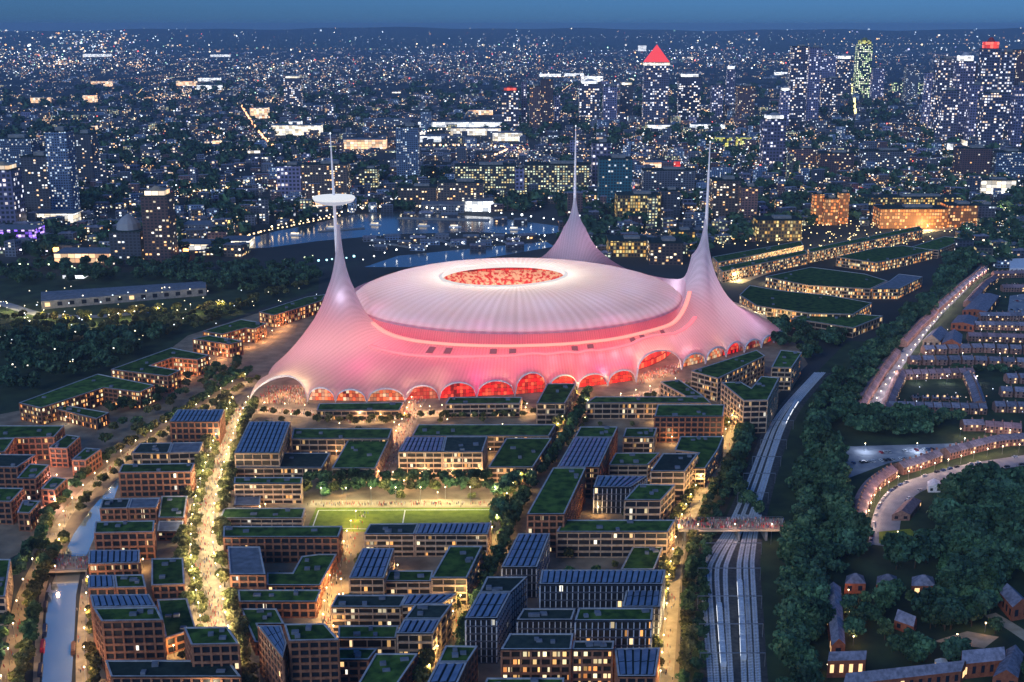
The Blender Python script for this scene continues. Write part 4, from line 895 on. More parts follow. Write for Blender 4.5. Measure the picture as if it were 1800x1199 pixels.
TREES = [t for t in TREES if not inside(BASW, t[0], t[1])]
TREES.sort(key=lambda t: t[1]*t[1]/(t[3]**2) if abs(PX(t[0], t[1], 5)[0]-900) < 915 and PX(t[0], t[1], 8)[1] < 1215 else 1e9)
TREES = [t for t in TREES if abs(PX(t[0], t[1], 5)[0]-900) < 960]
cnt_ = {}
for t in TREES[:296]:
    lb_ = t[4]
    if lb_.startswith('@'): cnt_[lb_] = cnt_.get(lb_, 0)+1; lb_ = nth(cnt_[lb_])+' nearest '+lb_[1:]
    tree(t[0], t[1], t[2], t[3], lb_, t[5])
for kind, nm, lab, gr in (('o', 'lit_woodland', 'olive tree canopy merging into lamp lit woodland', 'leaf_a'), ('b', 'green_woodland', 'green tree canopy merging into mid distance groves', 'leaf_b'), ('d', 'dark_woodland', 'dark tree canopy merging into unlit woods and belts', 'leaf_d')):
    sel = [t for t in TREES[296:] if t[2] == kind]
    if not sel: continue
    rx, rz, zc = {'o': (4.0, 3.6, 6.2), 'b': (4.3, 4.0, 6.8), 'd': (5.6, 5.2, 8.2)}[kind]
    ps = [crown_np(230, rx, rz, zc, 1.0 if kind != 'd' else 1.3, 100+s_, 13) for s_ in range(4)]; VV = []
    for t in sel:
        V = ps[random.randint(0, 3)][0]; a = random.uniform(0, 6.28); ca, sa = math.cos(a), math.sin(a); s_ = t[3]
        VV.append(np.column_stack([(V[:, 0]*ca-V[:, 1]*sa)*s_+t[0], (V[:, 0]*sa+V[:, 1]*ca)*s_+t[1], V[:, 2]*s_]))
    VV = np.concatenate(VV); tag(npmesh(nm, VV, np.arange(len(VV)).reshape(-1, 4), M[gr]), lab, 'woodland', kind='stuff')
# ------------------------------------------------------------------ street lamps
LAMP = {}
def lamp(x_, y_, label, group, e=2500, col=(1.0, 0.74, 0.38), h=6.5, mat='lamp', light=True):
    if blocked(x_, y_, 0.8) and not inside(bpoly, x_, y_): return False
    t = thing('street_lamp', label, 'street lamp', (x_, y_, 0), group)
    key = (h, mat)
    if key not in LAMP:
        b_ = MB(); b_.cyl((0, 0, 0), .14, .08, h, 6); o1 = b_.build('pole', M['steel'], t)
        b_ = MB(); b_.lathe((0, 0, h), [(0.03, -.1), (.3, .1), (.36, .35), (.2, .6), (0.03, .7)], 8); o2 = b_.build('lamp_head', M[mat], t); LAMP[key] = (o1.data, o2.data)
    else:
        link('pole', LAMP[key][0], t); link('lamp_head', LAMP[key][1], t)
    if light:
        l = bpy.data.lights.new('street_lamp_light', 'POINT'); l.energy = e; l.color = col; l.shadow_soft_size = 0.5
        o = bpy.data.objects.new('street_lamp_light', l); C.objects.link(o); o.parent = t; o.location = (0, 0, h-0.4)
    return True
def lamps(pts, step, off, label, group, **kw):
    k = 0
    for x_, y_, a in along(pts, step, off, step*.4):
        if abs(PX(x_, y_, 0)[0]-900) > 960 or PX(x_, y_, 0)[1] > 1290: continue
        if lamp(x_, y_, label.replace('#', nth(k+1)), group, **kw): k += 1
LE = 1.9
lamps(BOUL, 15, 6.0, '# lamp up the left half of the boulevard, counted from the bottom', 'boulevard lamps', e=4300*LE, col=(1, .80, .48), h=10)
lamps(BOUL, 15, -6.5, '# lamp up the right half of the boulevard, counted from the bottom', 'boulevard lamps', e=4300*LE, col=(1, .80, .48), h=10)
lamps(NS, 17, 2, '# lamp along the promenade before the arches, from the left', 'promenade lamps', e=4200*LE, col=(1, .62, .36))
lamps(EAST, 17, 2.5, '# lamp up the east path, counted from the bottom', 'east path lamps', e=3600*LE, col=(1, .68, .28), h=9)
lamps(MID, 18, 3, '# lamp up the middle street, counted from the bottom', 'middle street lamps', e=4300*LE, col=(1, .72, .3), h=9)
lamps(WST, 15, 2, '# lamp up the narrow lane left of the pitch block, from the bottom', 'lane lamps', e=3600*LE, col=(1, .66, .28))
lamps(FAN, 14, 3, '# lamp up the crowded street to the stadium, from the bottom', 'fan street lamps', e=2600*LE, col=(1, .5, .26))
lamps(TOW, 22, -3, '# lamp along the towpath, counted from the canal bridge', 'towpath lamps', e=3200*LE, col=(1, .68, .34), h=9)
lamps(TOW2, 20, -2, '# lamp on the right bank of the canal, from the bottom', 'canal bank lamps', e=2600*LE, col=(1, .6, .26), h=9)
lamps(CANP, 26, 0, '# lamp on the west path, counted from the bottom', 'west path lamps', e=2600*LE, col=(1, .66, .34), h=9)
lamps(GL([(548, 889), (872, 887)]), 16, 0, '# lamp along the far touchline of the pitch, from the left', 'touchline lamps', e=7000*LE, col=(1, .86, .42), h=12)
lamps(GL([(605, 1075), (600, 1035), (700, 1046), (790, 1046)]), 18, 0, '# lamp in the gap between the two courtyard blocks below the pitch', 'gap lamps', e=7000, col=(1, .6, .25))
lamps(GL([(415, 1042), (560, 1048)]), 18, 0, '# lamp in the slot south of the grey cornered block', 'gap lamps', e=5000, col=(1, .55, .22))
lamps(GL([(440, 905), (530, 918)]), 18, 0, '# lamp in the slot west of the pitch', 'gap lamps', e=5000, col=(1, .6, .28))
lamps(GL([(415, 842), (560, 842), (700, 846), (850, 846)]), 20, 0, '# lamp at the foot of the blocks behind the pitch trees, from the left', 'gap lamps', e=9000, col=(1, .66, .34))
lamps(GL([(60, 740), (140, 750), (200, 745)]), 22, 0, '# lamp on the dark street before the zigzag roofs', 'dark street lamps', e=1500, col=(1, .9, .7))
lamps(GL([(215, 672), (330, 665), (400, 625), (470, 600), (520, 560)]), 22, 0, '# lamp in the yards beside the zigzag roofs, from the left', 'yard lamps', e=9000, col=(1, .5, .22))
lamps(GL([(90, 905), (120, 860), (75, 838), (30, 858), (100, 800)]), 24, 0, '# lamp on the pale square among the red blocks', 'square lamps', e=12000, col=(1, .6, .5))
lamps(QROAD, 32, 4, '# lamp along the bright road beyond the leaf shaped roofs, from the left', 'bright road lamps', e=45000, col=(1, .78, .38), h=8)
lamps(GL([(1310, 565), (1400, 572), (1520, 585)]), 24, 0, '# lamp along the lane below the leaf shaped roofs', 'lane lamps below the leaf roofs', e=9000, col=(1, .85, .4))
lamps(GL([(1400, 520), (1480, 530)]), 26, 0, '# lamp between the first two leaf shaped roofs', 'leaf roof lamps', e=9000, col=(1, .7, .3))
lamps(GL([(0, 545), (130, 575), (260, 560), (420, 545)]), 34, 0, '# lamp along the west park lane, from the left', 'park lane lamps', e=26000, col=(1, .78, .34), h=11)
k_ = 0; yl = []
for _ in range(6000):
    x_, y_ = random.uniform(-230, 170), random.uniform(500, 950)
    if k_ >= 46: break
    if inside(YARD, x_, y_) and not blocked(x_, y_, 2.5) and not inside(PITW, x_, y_) and not near(BOUL, x_, y_, 20) and not (yl and near(yl, x_, y_, 22)):
        k_ += 1; yl.append((x_, y_))
yl.sort(key=lambda p: p[1])
for i, (x_, y_) in enumerate(yl): lamp(x_, y_, nth(i+1)+' nearest lamp in the yards and lanes between the courtyard blocks', 'yard and lane lamps', 3800, (1, .62, .26), 6)
lamps(GL([(1300, 560), (1380, 545), (1500, 560)]), 26, 0, '# lamp under the front eaves of the nearest leaf shaped roof', 'leaf roof lamps', e=12000, col=(1, .72, .34))
lamps(GL([(1340, 497), (1420, 512), (1530, 520)]), 24, 0, '# lamp in the lane between the first two leaf shaped roofs, from the left', 'leaf roof lamps', e=14000, col=(1, .74, .36))
lamps(GL([(1470, 462), (1560, 470), (1640, 450)]), 30, 0, '# lamp before the third leaf shaped roof, from the left', 'leaf roof lamps', e=14000, col=(1, .8, .45))
lamps(GL([(1240, 712), (1262, 770)]), 16, 0, '# lamp in the corner where the east path meets the banded block', 'corner lamps', e=2600, col=(1, .62, .25))
# ------------------------------------------------------------------ houses
HM = {}
def house_meshes(w, d, e, r, lit, roofm):
    key = (w, d, e, r, lit, roofm)
    if key in HM: return HM[key]
    hw, hd = w/2, d/2; out = []
    b_ = MB(); b_.prism([(-hw, -hd), (hw, -hd), (hw, hd), (-hw, hd)], 0, e, 0, top=False)
    for sx in (-1, 1): b_.face([(sx*hw, -hd, e), (sx*hw, hd, e), (sx*hw, 0, e+r)])
    out.append(('wall', b_, 'house_wall', None))
    b_ = MB(); o_ = 0.35
    for sy in (-1, 1):
        b_.face([(-hw-.05, sy*(hd+o_), e-o_*r/hd), (hw+.05, sy*(hd+o_), e-o_*r/hd), (hw+.05, 0, e+r+.12), (-hw-.05, 0, e+r+.12)])
        b_.face([(-hw-.05, sy*(hd+o_), e-o_*r/hd-.2), (hw+.05, sy*(hd+o_), e-o_*r/hd-.2), (hw+.05, sy*(hd+o_), e-o_*r/hd), (-hw-.05, sy*(hd+o_), e-o_*r/hd)])
    out.append(('roof', b_, roofm, None))
    b_ = MB(); b_.box((hw-.5, 0.6, e+r-.6), (.9, 1.2, 1.9)); b_.cyl((hw-.5, 0.6, e+r+1.3), .18, .16, .5, 6); out.append(('chimney', b_, 'house_wall', 1))
    k = 0
    for z_ in (0.9, 3.6):
        for x_ in ((-hw*.5, hw*.5) if z_ > 2 else (hw*.45,)):
            b_ = MB(); b_.face([(x_-.7, -hd-.03, z_), (x_+.7, -hd-.03, z_), (x_+.7, -hd-.03, z_+1.4), (x_-.7, -hd-.03, z_+1.4)])
            b_.box((x_, -hd-.06, z_-.15), (1.6, .16, .14)); out.append(('window', b_, 'pane_lit' if (lit >> k) & 1 else 'pane_dark', None)); k += 1
    b_ = MB(); b_.box((-hw*.5, -hd-.03, 0), (1.0, .1, 2.1)); b_.box((-hw*.5, -hd-.4, 2.2), (1.5, .8, .15)); out.append(('door', b_, 'door', None))
    HM[key] = out; return out
def house(x_, y_, rz, label, group, w=6.2, d=9, e=5.6, r=2.6, roofm='slate_roof', scale=1.0, name='house'):
    lit = random.choice((0, 0, 1, 2, 4, 5)); ms = house_meshes(w, d, e, r, lit, roofm)
    t = thing(name, label, 'house', (x_, y_, 0), group, rz); t.scale = (scale, scale, scale); rf_ = None
    for i, (nm, b_, mt, par) in enumerate(ms):
        p = rf_ if par else t
        if isinstance(b_, MB): o = b_.build(nm, M[mt], p); ms[i] = (nm, o.data, mt, par)
        else: o = link(nm, b_, p)
        if nm == 'roof': rf_ = o
HP = []
def terrace(pts, step, off, face, label, group, **kw):
    L_ = along(pts, step, off, step/2); k = 0
    for x_, y_, a in L_:
        px, py = PX(x_, y_, 4)
        if px < -20 or px > 1815: continue
        k += 1; HP.append((x_, y_)); house(x_, y_, a+(math.pi if face < 0 else 0), label.replace('#', nth(k)), group, **kw)
CRH = smooth_line(GL([(1505, 935), (1513, 895), (1532, 862), (1565, 838)]))
terrace(CRH, 6.3, 0, 1, '# house from the lower end of the pink roofed curve of the lit crescent', 'curved end of the lit crescent', roofm='tile_roof')
terrace(smooth_line(GL([(1578, 832), (1612, 822), (1650, 808)])), 6.3, 0, 1, '# house from the left in the first straight row of the lit crescent', 'first straight row of the crescent')
terrace(smooth_line(GL([(1660, 806), (1720, 790), (1760, 782), (1830, 778)])), 6.3, 0, 1, '# house from the left in the long right row of the lit crescent', 'long right row of the crescent')
lamps(smooth_line(GL([(1522, 935), (1530, 900), (1548, 872), (1600, 842), (1660, 824), (1740, 802), (1820, 793)])), 14, 0, '# lamp along the front gardens of the crescent, from its lower end', 'crescent lamps', e=4200, col=(1, .6, .4), h=6)
terrace(GL([(1505, 730), (1545, 665), (1575, 625)]), 6.3, 0, -1, '# house from the bottom in the left row of the avenue, lower stretch', 'left row of the avenue', roofm='tile_roof')
terrace(GL([(1585, 610), (1615, 578), (1640, 556)]), 6.3, 0, -1, '# house from the bottom in the left row of the avenue, middle stretch', 'left row of the avenue', roofm='tile_roof')
terrace(GL([(1640, 552), (1690, 508), (1730, 478)]), 6.3, 0, -1, '# house from the bottom in the left row of the avenue, upper stretch', 'left row of the avenue')
terrace(GL([(1555, 730), (1572, 690), (1583, 668)]), 6.3, 0, 1, '# house from the bottom in the row facing the avenue from the right', 'inner row of the avenue', roofm='tile_roof')
terrace(GL([(1575, 666), (1640, 664), (1715, 662)]), 7, 0, 1, '# house from the left along the top of the walled garden square', 'top row of the garden square', roofm='tile_roof')
terrace(GL([(1560, 722), (1640, 724), (1725, 726)]), 7, 0, 1, '# house from the left along the bottom of the walled garden square', 'bottom row of the garden square')
terrace(GL([(1722, 720), (1712, 690), (1702, 668)]), 6.3, 0, -1, '# house from the bottom in the right row of the garden square', 'right row of the garden square')
terrace(GL([(1595, 640), (1700, 640), (1820, 645)]), 12, 0, 1, '# pair of dark roofs from the left in the row above the garden square', 'row of pairs above the garden square', w=10)
terrace(GL([(1620, 622), (1720, 618), (1820, 622)]), 12, 0, 1, '# bay fronted house from the left in the row of pairs by the chapel', 'row of pairs by the chapel', w=10)
terrace(GL([(1700, 598), (1820, 602)]), 6.3, 0, 1, '# house from the left in the brick row right of the chapel', 'brick row right of the chapel', roofm='tile_roof')
terrace(GL([(1712, 578), (1820, 580)]), 6.3, 0, 1, '# house from the left in the second row behind the chapel', 'second row behind the chapel')
terrace(GL([(1720, 562), (1820, 562)]), 6.3, 0, 1, '# house from the left in the third row behind the chapel', 'third row behind the chapel')
terrace(GL([(1745, 488), (1820, 486)]), 6.3, 0, 1, '# house from the left in the topmost pink row of the estate', 'topmost row of the estate', roofm='tile_roof')
terrace(GL([(1700, 540), (1732, 505), (1748, 495)]), 6.3, 0, 1, '# house from the bottom in the right row near the top of the avenue', 'right row of the upper avenue', roofm='tile_roof')
terrace(GL([(1765, 672), (1825, 672)]), 11, 0, 1, '# detached house from the left at the right edge beside the square', 'detached houses at the right edge', w=9)
terrace(GL([(1755, 695), (1825, 698)]), 11, 0, 1, '# lower detached house from the left at the right edge beside the square', 'detached houses at the right edge', w=9)
terrace(GL([(1690, 755), (1720, 755)]), 8, 0, 1, '# house from the left in the short blue roofed row above the crescent', 'short row above the crescent', w=8)
terrace(GL([(1730, 757), (1795, 762)]), 6.5, 0, 1, '# house from the left in the warm lit pink row above the crescent', 'warm lit row above the crescent', roofm='tile_roof')
terrace(GL([(1745, 722), (1825, 724)]), 9, 0, 1, '# house from the left in the short row right of the garden square', 'short row right of the square', w=8)
terrace(GL([(1760, 512), (1825, 512)]), 6.3, 0, 1, '# house from the left in the second pink row near the top of the estate', 'second topmost row of the estate', roofm='tile_roof')
terrace(GL([(1600, 702), (1690, 704)]), 8, 0, 1, '# low outbuilding from the left within the garden square', 'outbuildings of the garden square', w=5, d=5, e=2.6, r=1.2)
lamps(GL([(1670, 768), (1800, 772)]), 18, 0, '# lamp before the short rows above the crescent, from the left', 'lamps above the crescent', e=3500, col=(1, .66, .5))
lamps(smooth_line(GL([(1522, 745), (1555, 690), (1600, 628), (1650, 565), (1705, 508), (1742, 478)])), 21, 0, '# lamp up the estate avenue, counted from the bottom', 'avenue lamps', e=4200, col=(1, .72, .68))
lamps(GL([(1590, 674), (1720, 674)]), 26, 0, '# lamp inside the garden square', 'estate lamps', e=3500, col=(.9, .8, .9))
lamps(GL([(1600, 632), (1820, 634)]), 34, 0, '# lamp on the road between the two rows of pairs', 'estate lamps', e=4500, col=(.95, .85, .9))
lamps(GL([(1700, 590), (1820, 591)]), 34, 0, '# lamp on the road right of the chapel', 'estate lamps', e=4500, col=(1, .8, .8))
lamps(GL([(1480, 790), (1560, 800), (1700, 785)]), 40, 0, '# lamp in the car park behind the crescent', 'car park lamps', e=5000, col=(.7, .8, 1))
# school, chapel and the ranges at the lower right
def hall(name, label, cat, poly, e, r, wallm, roofm, hip=False, winlit=None):
    """long pitched-roof building on a four-cornered footprint given near-left, near-right, far-right, far-left in picture px at eaves height"""
    P_ = [W(*p, e)[:2] for p in poly]; org = (sum(p[0] for p in P_)/4, sum(p[1] for p in P_)/4, 0); t = thing(name, label, cat, org)
    FOOT.append(ccw(P_)); a, b_, c, d = P_
    la, lb_ = math.hypot(b_[0]-a[0], b_[1]-a[1]), math.hypot(d[0]-a[0], d[1]-a[1])
    if la < lb_: a, b_, c, d = b_, c, d, a
    w = MB(org); cc = ccw([a, b_, c, d]); w.prism(cc, 0, e, top=False)
    md = lambda p, q, f=.5: (p[0]+(q[0]-p[0])*f, p[1]+(q[1]-p[1])*f)
    r0, r1 = md(a, d), md(b_, c)
    if hip:
        k = min(.49, .5*min(la, lb_)/max(la, lb_)*0.98); q0, q1 = md(r0, r1, k), md(r0, r1, 1-k)
    else: q0, q1 = r0, r1; w.face([(*a, e), (*d, e), (*q0, e+r)]); w.face([(*b_, e), (*c, e), (*q1, e+r)])
    w.build('wall', M[wallm], t); f = MB(org)
    f.face([(*a, e), (*b_, e), (*q1, e+r), (*q0, e+r)]); f.face([(*d, e), (*c, e), (*q1, e+r), (*q0, e+r)])
    if hip: f.face([(*a, e), (*d, e), (*q0, e+r)]); f.face([(*b_, e), (*c, e), (*q1, e+r)])
    f.build('roof', M[roofm], t)
    for i in range(4):
        p, q = cc[i], cc[(i+1) % 4]; L = math.hypot(q[0]-p[0], q[1]-p[1]); k_ = int(min(14, L//4.5))
        nx, ny = (q[1]-p[1])/L*.06, -(q[0]-p[0])/L*.06
        for j in range(k_):
            u0, u1 = (j+.3)/k_, (j+.7)/k_; z0 = e*.3
            g_ = MB(org); g_.face([(p[0]+(q[0]-p[0])*u+nx, p[1]+(q[1]-p[1])*u+ny, z) for u, z in ((u0, z0), (u1, z0), (u1, e*.78), (u0, e*.78))])
            g_.build('window', M['pane_lit' if random.random() < (winlit or .12) else 'pane_dark'], t)
    return t
M['red_brick'] = noisy('school_brick_mat', (0.24, 0.07, 0.035), (0.36, 0.12, 0.06), 0.6, 0.85, 5)
hall('school_range', 'long blue roofed brick school range running up beside the dark belt, its right wall glowing', 'building', [(1462, 1135), (1486, 1133), (1478, 1032), (1450, 1034)], 7, 3.5, 'red_brick', 'slate_roof', winlit=.5)
hall('school_block', 'brick block with bright lit front windows at the foot of the school range', 'building', [(1455, 1162), (1522, 1160), (1524, 1147), (1458, 1149)], 9, 3, 'red_brick', 'slate_roof', winlit=.7)
hall('school_range', 'long slate roofed brick range along the bottom edge right of the lit block', 'building', [(1482, 1204), (1690, 1180), (1700, 1168), (1490, 1190)], 7, 4, 'red_brick', 'slate_roof', winlit=.2)
hall('villa', 'pyramid roofed brick villa nearest the school range', 'house', [(1485, 1026), (1522, 1026), (1518, 1012), (1488, 1012)], 6, 4, 'red_brick', 'slate_roof', True)
hall('villa', 'middle one of three pyramid roofed brick villas', 'house', [(1540, 1028), (1580, 1028), (1576, 1013), (1542, 1013)], 6, 4, 'red_brick', 'slate_roof', True)
hall('villa', 'pyramid roofed brick villa farthest from the school range', 'house', [(1602, 1030), (1645, 1030), (1640, 1014), (1603, 1014)], 6, 4, 'red_brick', 'slate_roof', True)
hall('cottage', 'grey gabled house alone among the courtyard trees', 'house', [(1572, 1090), (1606, 1102), (1612, 1090), (1582, 1076)], 5, 4, 'red_brick', 'slate_roof')
hall('gym_hall', 'blue barrel like hall with an orange lit gable at the right edge', 'building', [(1780, 1068), (1812, 1062), (1782, 1034), (1756, 1040)], 8, 4, 'red_brick', 'slate_roof', winlit=.2)
hall('school_wing', 'wide blue roofed wing below the pale yard at the lower right', 'building', [(1690, 1168), (1768, 1160), (1760, 1140), (1690, 1146)], 8, 4, 'red_brick', 'slate_roof')
hall('school_wing', 'blue roofed wing with a brick gable in the bottom right corner', 'building', [(1745, 1190), (1790, 1192), (1800, 1150), (1768, 1142)], 7, 4, 'red_brick', 'slate_roof')
hall('garden_shed', 'small pale blue roofed shed among the trees behind the long range', 'shed', [(1648, 1170), (1668, 1169), (1664, 1158), (1643, 1159)], 3, .6, 'white', 'white')
hall('chapel', 'chapel with a pale front and a red gable in the housing estate', 'chapel', [(1622, 598), (1652, 600), (1668, 584), (1638, 582)], 8, 6, 'pale', 'slate_roof', winlit=.3)
hall('parish_hall', 'blue roofed hall with a brick front right of the chapel', 'building', [(1655, 604), (1690, 606), (1692, 588), (1662, 586)], 8, 5, 'red_brick', 'slate_roof')
hall('clinic', 'flat pale blue roofed building with red walls above the chapel', 'building', [(1672, 568), (1712, 572), (1720, 558), (1684, 554)], 7, 2, 'red_brick', 'slate_roof')
hall('nursery', 'long blue roofed building beside the upper avenue rows', 'building', [(1692, 545), (1735, 548), (1757, 520), (1722, 516)], 7, 2, 'red_brick', 'slate_roof')
hall('store_shed', 'white walled store at the right edge beyond the estate', 'building', [(1775, 472), (1830, 472), (1830, 455), (1775, 455)], 9, 1, 'white', 'white')
hall('garden_pavilion', 'small white pavilion beside the crescent road', 'pavilion', [(1632, 856), (1656, 856), (1652, 845), (1630, 846)], 4, 2, 'white', 'white')
hall('lodge', 'low brown roofed lodge on the inner side of the crescent road', 'house', [(1568, 905), (1600, 905), (1620, 880), (1590, 882)], 4, 3, 'house_wall', 'tile_roof')
lamps(GL([(1490, 1045), (1492, 1085), (1500, 1140)]), 13, 0, '# orange lamp along the lit wall of the school range, from the top', 'school lamps', e=900, col=(1, .45, .2), h=5)
lamps(GL([(1510, 1042), (1660, 1044)]), 26, 0, '# lamp before the three villas, from the left', 'school lamps', e=500, col=(1, .7, .5), h=5)
lamps(GL([(1580, 1140), (1680, 1132), (1760, 1100)]), 22, 0, '# lamp on the yard at the lower right, from the left', 'school lamps', e=900, col=(1, .5, .2), h=5)
lamps(GL([(1440, 1190), (1460, 1184)]), 12, 0, '# yellow lamp below the bright lit school block', 'school lamps', e=700, col=(1, .6, .15), h=5)
lamps(GL([(1555, 950), (1620, 955)]), 18, 0, '# lamp on the small green at the foot of the crescent', 'green lamps', e=900, col=(1, .9, .5), h=6)
# ------------------------------------------------------------------ railway, footbridge, trains
TRK = [(1246, 1245, 1240, 1236, 1248, 1278, 1297, 1320, 1345, 1366, 1392, 1436), ]
ys = [1260, 1199, 1100, 1010, 980, 935, 900, 850, 790, 745, 705, 655]
def trk(xs): return smooth_line([W(x_, y_, 0)[:2] for x_, y_ in zip(xs, ys)], 8)
TR = [trk((1250, 1249, 1241, 1236, 1245, 1276, 1294, 1315, 1338, 1358, 1388, 1434)), trk((1262, 1260, 1252, 1247, 1256, 1284, 1300, 1321, 1343, 1362, 1391, 1437)),
      trk((1275, 1273, 1266, 1260, 1268, 1293, 1308, 1327, 1348, 1366, 1394, 1440)), trk((1288, 1285, 1279, 1275, 1281, 1301, 1315, 1333, 1353, 1371, 1398, 1443)),
      trk((1310, 1308, 1304, 1299, 1301, 1311, 1322, 1339, 1358, 1375, 1401, 1446)), trk((1323, 1321, 1316, 1311, 1312, 1320, 1330, 1345, 1363, 1380, 1405, 1449)), trk((1336, 1333, 1328, 1323, 1323, 1329, 1337, 1350, 1368, 1384, 1408, 1452))]
M['sleeper'] = noisy('sleeper_mat', (0.5, 0.54, 0.6), (0.78, 0.82, 0.88), 0.7, 0.7, 4); M['rail'] = plain('rail_mat', (0.75, 0.8, 0.9), 0.3, 0.6)
sheet('ballast_bed', [p for p in ribbon(TR[0], 9)[0]]+[p for p in reversed(ribbon(TR[6], 9)[1])], 0.13, M['ballast'])
for k, pts in enumerate(TR):
    if k in (1, 3, 6): pts = [p for p in pts if PX(*p, 0)[1] > 905]
    t = thing('railway_track', nth(k+1)+' railway track from the left, running under the crowded footbridge', 'railway track', (*pts[0], 0), 'railway tracks')
    b_ = MB((*pts[0], 0))
    for x_, y_, a in along(pts, 1.5):
        if PX(x_, y_, 0)[1] > 1230: continue
        b_.box((x_, y_, .17), (.75, 2.7, .16), a)
    b_.build('sleepers', M['sleeper'], t)
    for s_ in (-.75, .75):
        L_, R_ = ribbon(pts, .22); b_ = MB((*pts[0], 0)); off = ribbon(pts, abs(s_)*2)[0 if s_ < 0 else 1]
        for p, q in zip(off[:-1], off[1:]): b_.bar((p[0], p[1], .33), (q[0], q[1], .33), .26, .16)
        b_.build('rail', M['rail'], t)
M['carriage'] = plain('carriage_mat', (0.62, 0.66, 0.74), 0.4); M['carriage_roof'] = plain('carriage_roof_mat', (0.6, 0.66, 0.75), 0.5)
M['train_window'] = glow('train_window_mat', (0.9, 0.95, 1.0), 2.5)
def train(pts, y0, n_, label, sc=1.0):
    i0 = min(range(len(pts)), key=lambda i: abs(PX(*pts[i], 0)[1]-y0)); seg = pts[i0:]; cars = along(seg, 21.0)[:n_]
    t = thing('train', label, 'train', (*pts[i0], 0), 'trains')
    for x_, y_, a in cars:
        P_ = (x_+math.cos(a)*10.2, y_+math.sin(a)*10.2)
        b_ = MB((*pts[i0], 0)); b_.box((*P_, 1.1), (20, 2.8, 2.3), a); b_.box((*P_, .45), (14, 2.0, .65), a); cb = b_.build('carriage', M['carriage'], t)
        b_ = MB((*pts[i0], 0)); b_.box((*P_, 3.4), (19.6, 2.5, .45), a); 
        for q in (-6, 6): b_.box((P_[0]+math.cos(a)*q, P_[1]+math.sin(a)*q, 3.85), (3, 1.6, .3), a)
        b_.build('roof', M['carriage_roof'], cb)
        for s_ in (-1, 1):
            b_ = MB((*pts[i0], 0))
            for q in range(-8, 9, 2):
                c_ = (P_[0]+math.cos(a)*q-math.sin(a)*s_*1.43, P_[1]+math.sin(a)*q+math.cos(a)*s_*1.43)
                b_.box((*c_, 2.1), (1.4, .06, .85), a)
            b_.build('window_row', M['train_window'], cb)
train(TR[2], 1172, 3, 'pale train of three carriages on the third track, lower left of the line')
train(TR[4], 1168, 4, 'long pale train on the fifth track, next to the dark gap')
train(TR[5], 748, 3, 'distant white train beyond the footbridge where the line bends')
for k, (xa, xb, yy) in enumerate(((1230, 1344, 1172), (1228, 1340, 1120), (1226, 1338, 1070), (1226, 1336, 1020), (1240, 1338, 975), (1296, 1350, 885), (1306, 1362, 850), (1322, 1372, 820), (1336, 1382, 790), (1352, 1394, 755))):
    a, c = W(xa, yy, 0), W(xb, yy, 0); t = thing('track_gantry', nth(k+1)+' thin steel gantry over the tracks, counted from the bottom', 'gantry', a, 'overhead line gantries')
    for p in (a, c): b_ = MB(a); b_.cyl(p, .2, .16, 7.5, 6); b_.build('post', M['steel'], t)
    b_ = MB(a); b_.bar((a[0], a[1], 7.2), (c[0], c[1], 7.2), .35, .4); b_.build('beam', M['steel'], t)
def bridge(name, label, px0, px1, z, w, piers, rail=1.1):
    a, c = W(*px0, z), W(*px1, z); dx, dy = c[0]-a[0], c[1]-a[1]; L = math.hypot(dx, dy); nx, ny = -dy/L, dx/L
    t = thing(name, label, 'bridge', (a[0], a[1], 0)); o = (a[0], a[1], 0)
    b_ = MB(o); b_.bar((a[0], a[1], z-1.1), (c[0], c[1], z-1.1), w, 1.1); b_.build('deck', M['pale_paving'], t)
    for s_ in (-1, 1):
        b_ = MB(o); e = s_*(w/2-.15); b_.bar((a[0]+nx*e, a[1]+ny*e, z+rail-.15), (c[0]+nx*e, c[1]+ny*e, z+rail-.15), .18, .15)
        for i in range(int(L/2.5)):
            f = (i+.5)/int(L/2.5); b_.box((a[0]+dx*f+nx*e, a[1]+dy*f+ny*e, z), (.1, .1, rail-.1))
        b_.build('railing', M['steel'], t)
    for f in piers:
        b_ = MB(o); b_.box((a[0]+dx*f, a[1]+dy*f, 0), (1.4, w*.8, z-1.12), math.atan2(dy, dx)); b_.build('pier', M['concrete'], t)
    return a, c, w
FB1 = bridge('footbridge', 'wide footbridge packed with people crossing the railway tracks', (1190, 922), (1382, 921), 8, 17, (.06, .55, .8, .97))
CB1 = bridge('canal_bridge', 'reddish canal footbridge crowded with people at the left', (76, 992), (160, 989), 4, 19, (.03, .97))
lamps([(FB1[0][0]+2, FB1[0][1]-12), (FB1[1][0], FB1[1][1]-12)], 22, 0, '# lamp beside the railway footbridge, from the left', 'footbridge lamps', e=3600, col=(1, .6, .45), h=13)
lamps([(CB1[0][0]-4, CB1[0][1]-14), (CB1[1][0]+5, CB1[1][1]-14)], 40, 0, '# lamp beside the canal footbridge, from the left', 'footbridge lamps', e=2500, col=(1, .55, .35), h=9)
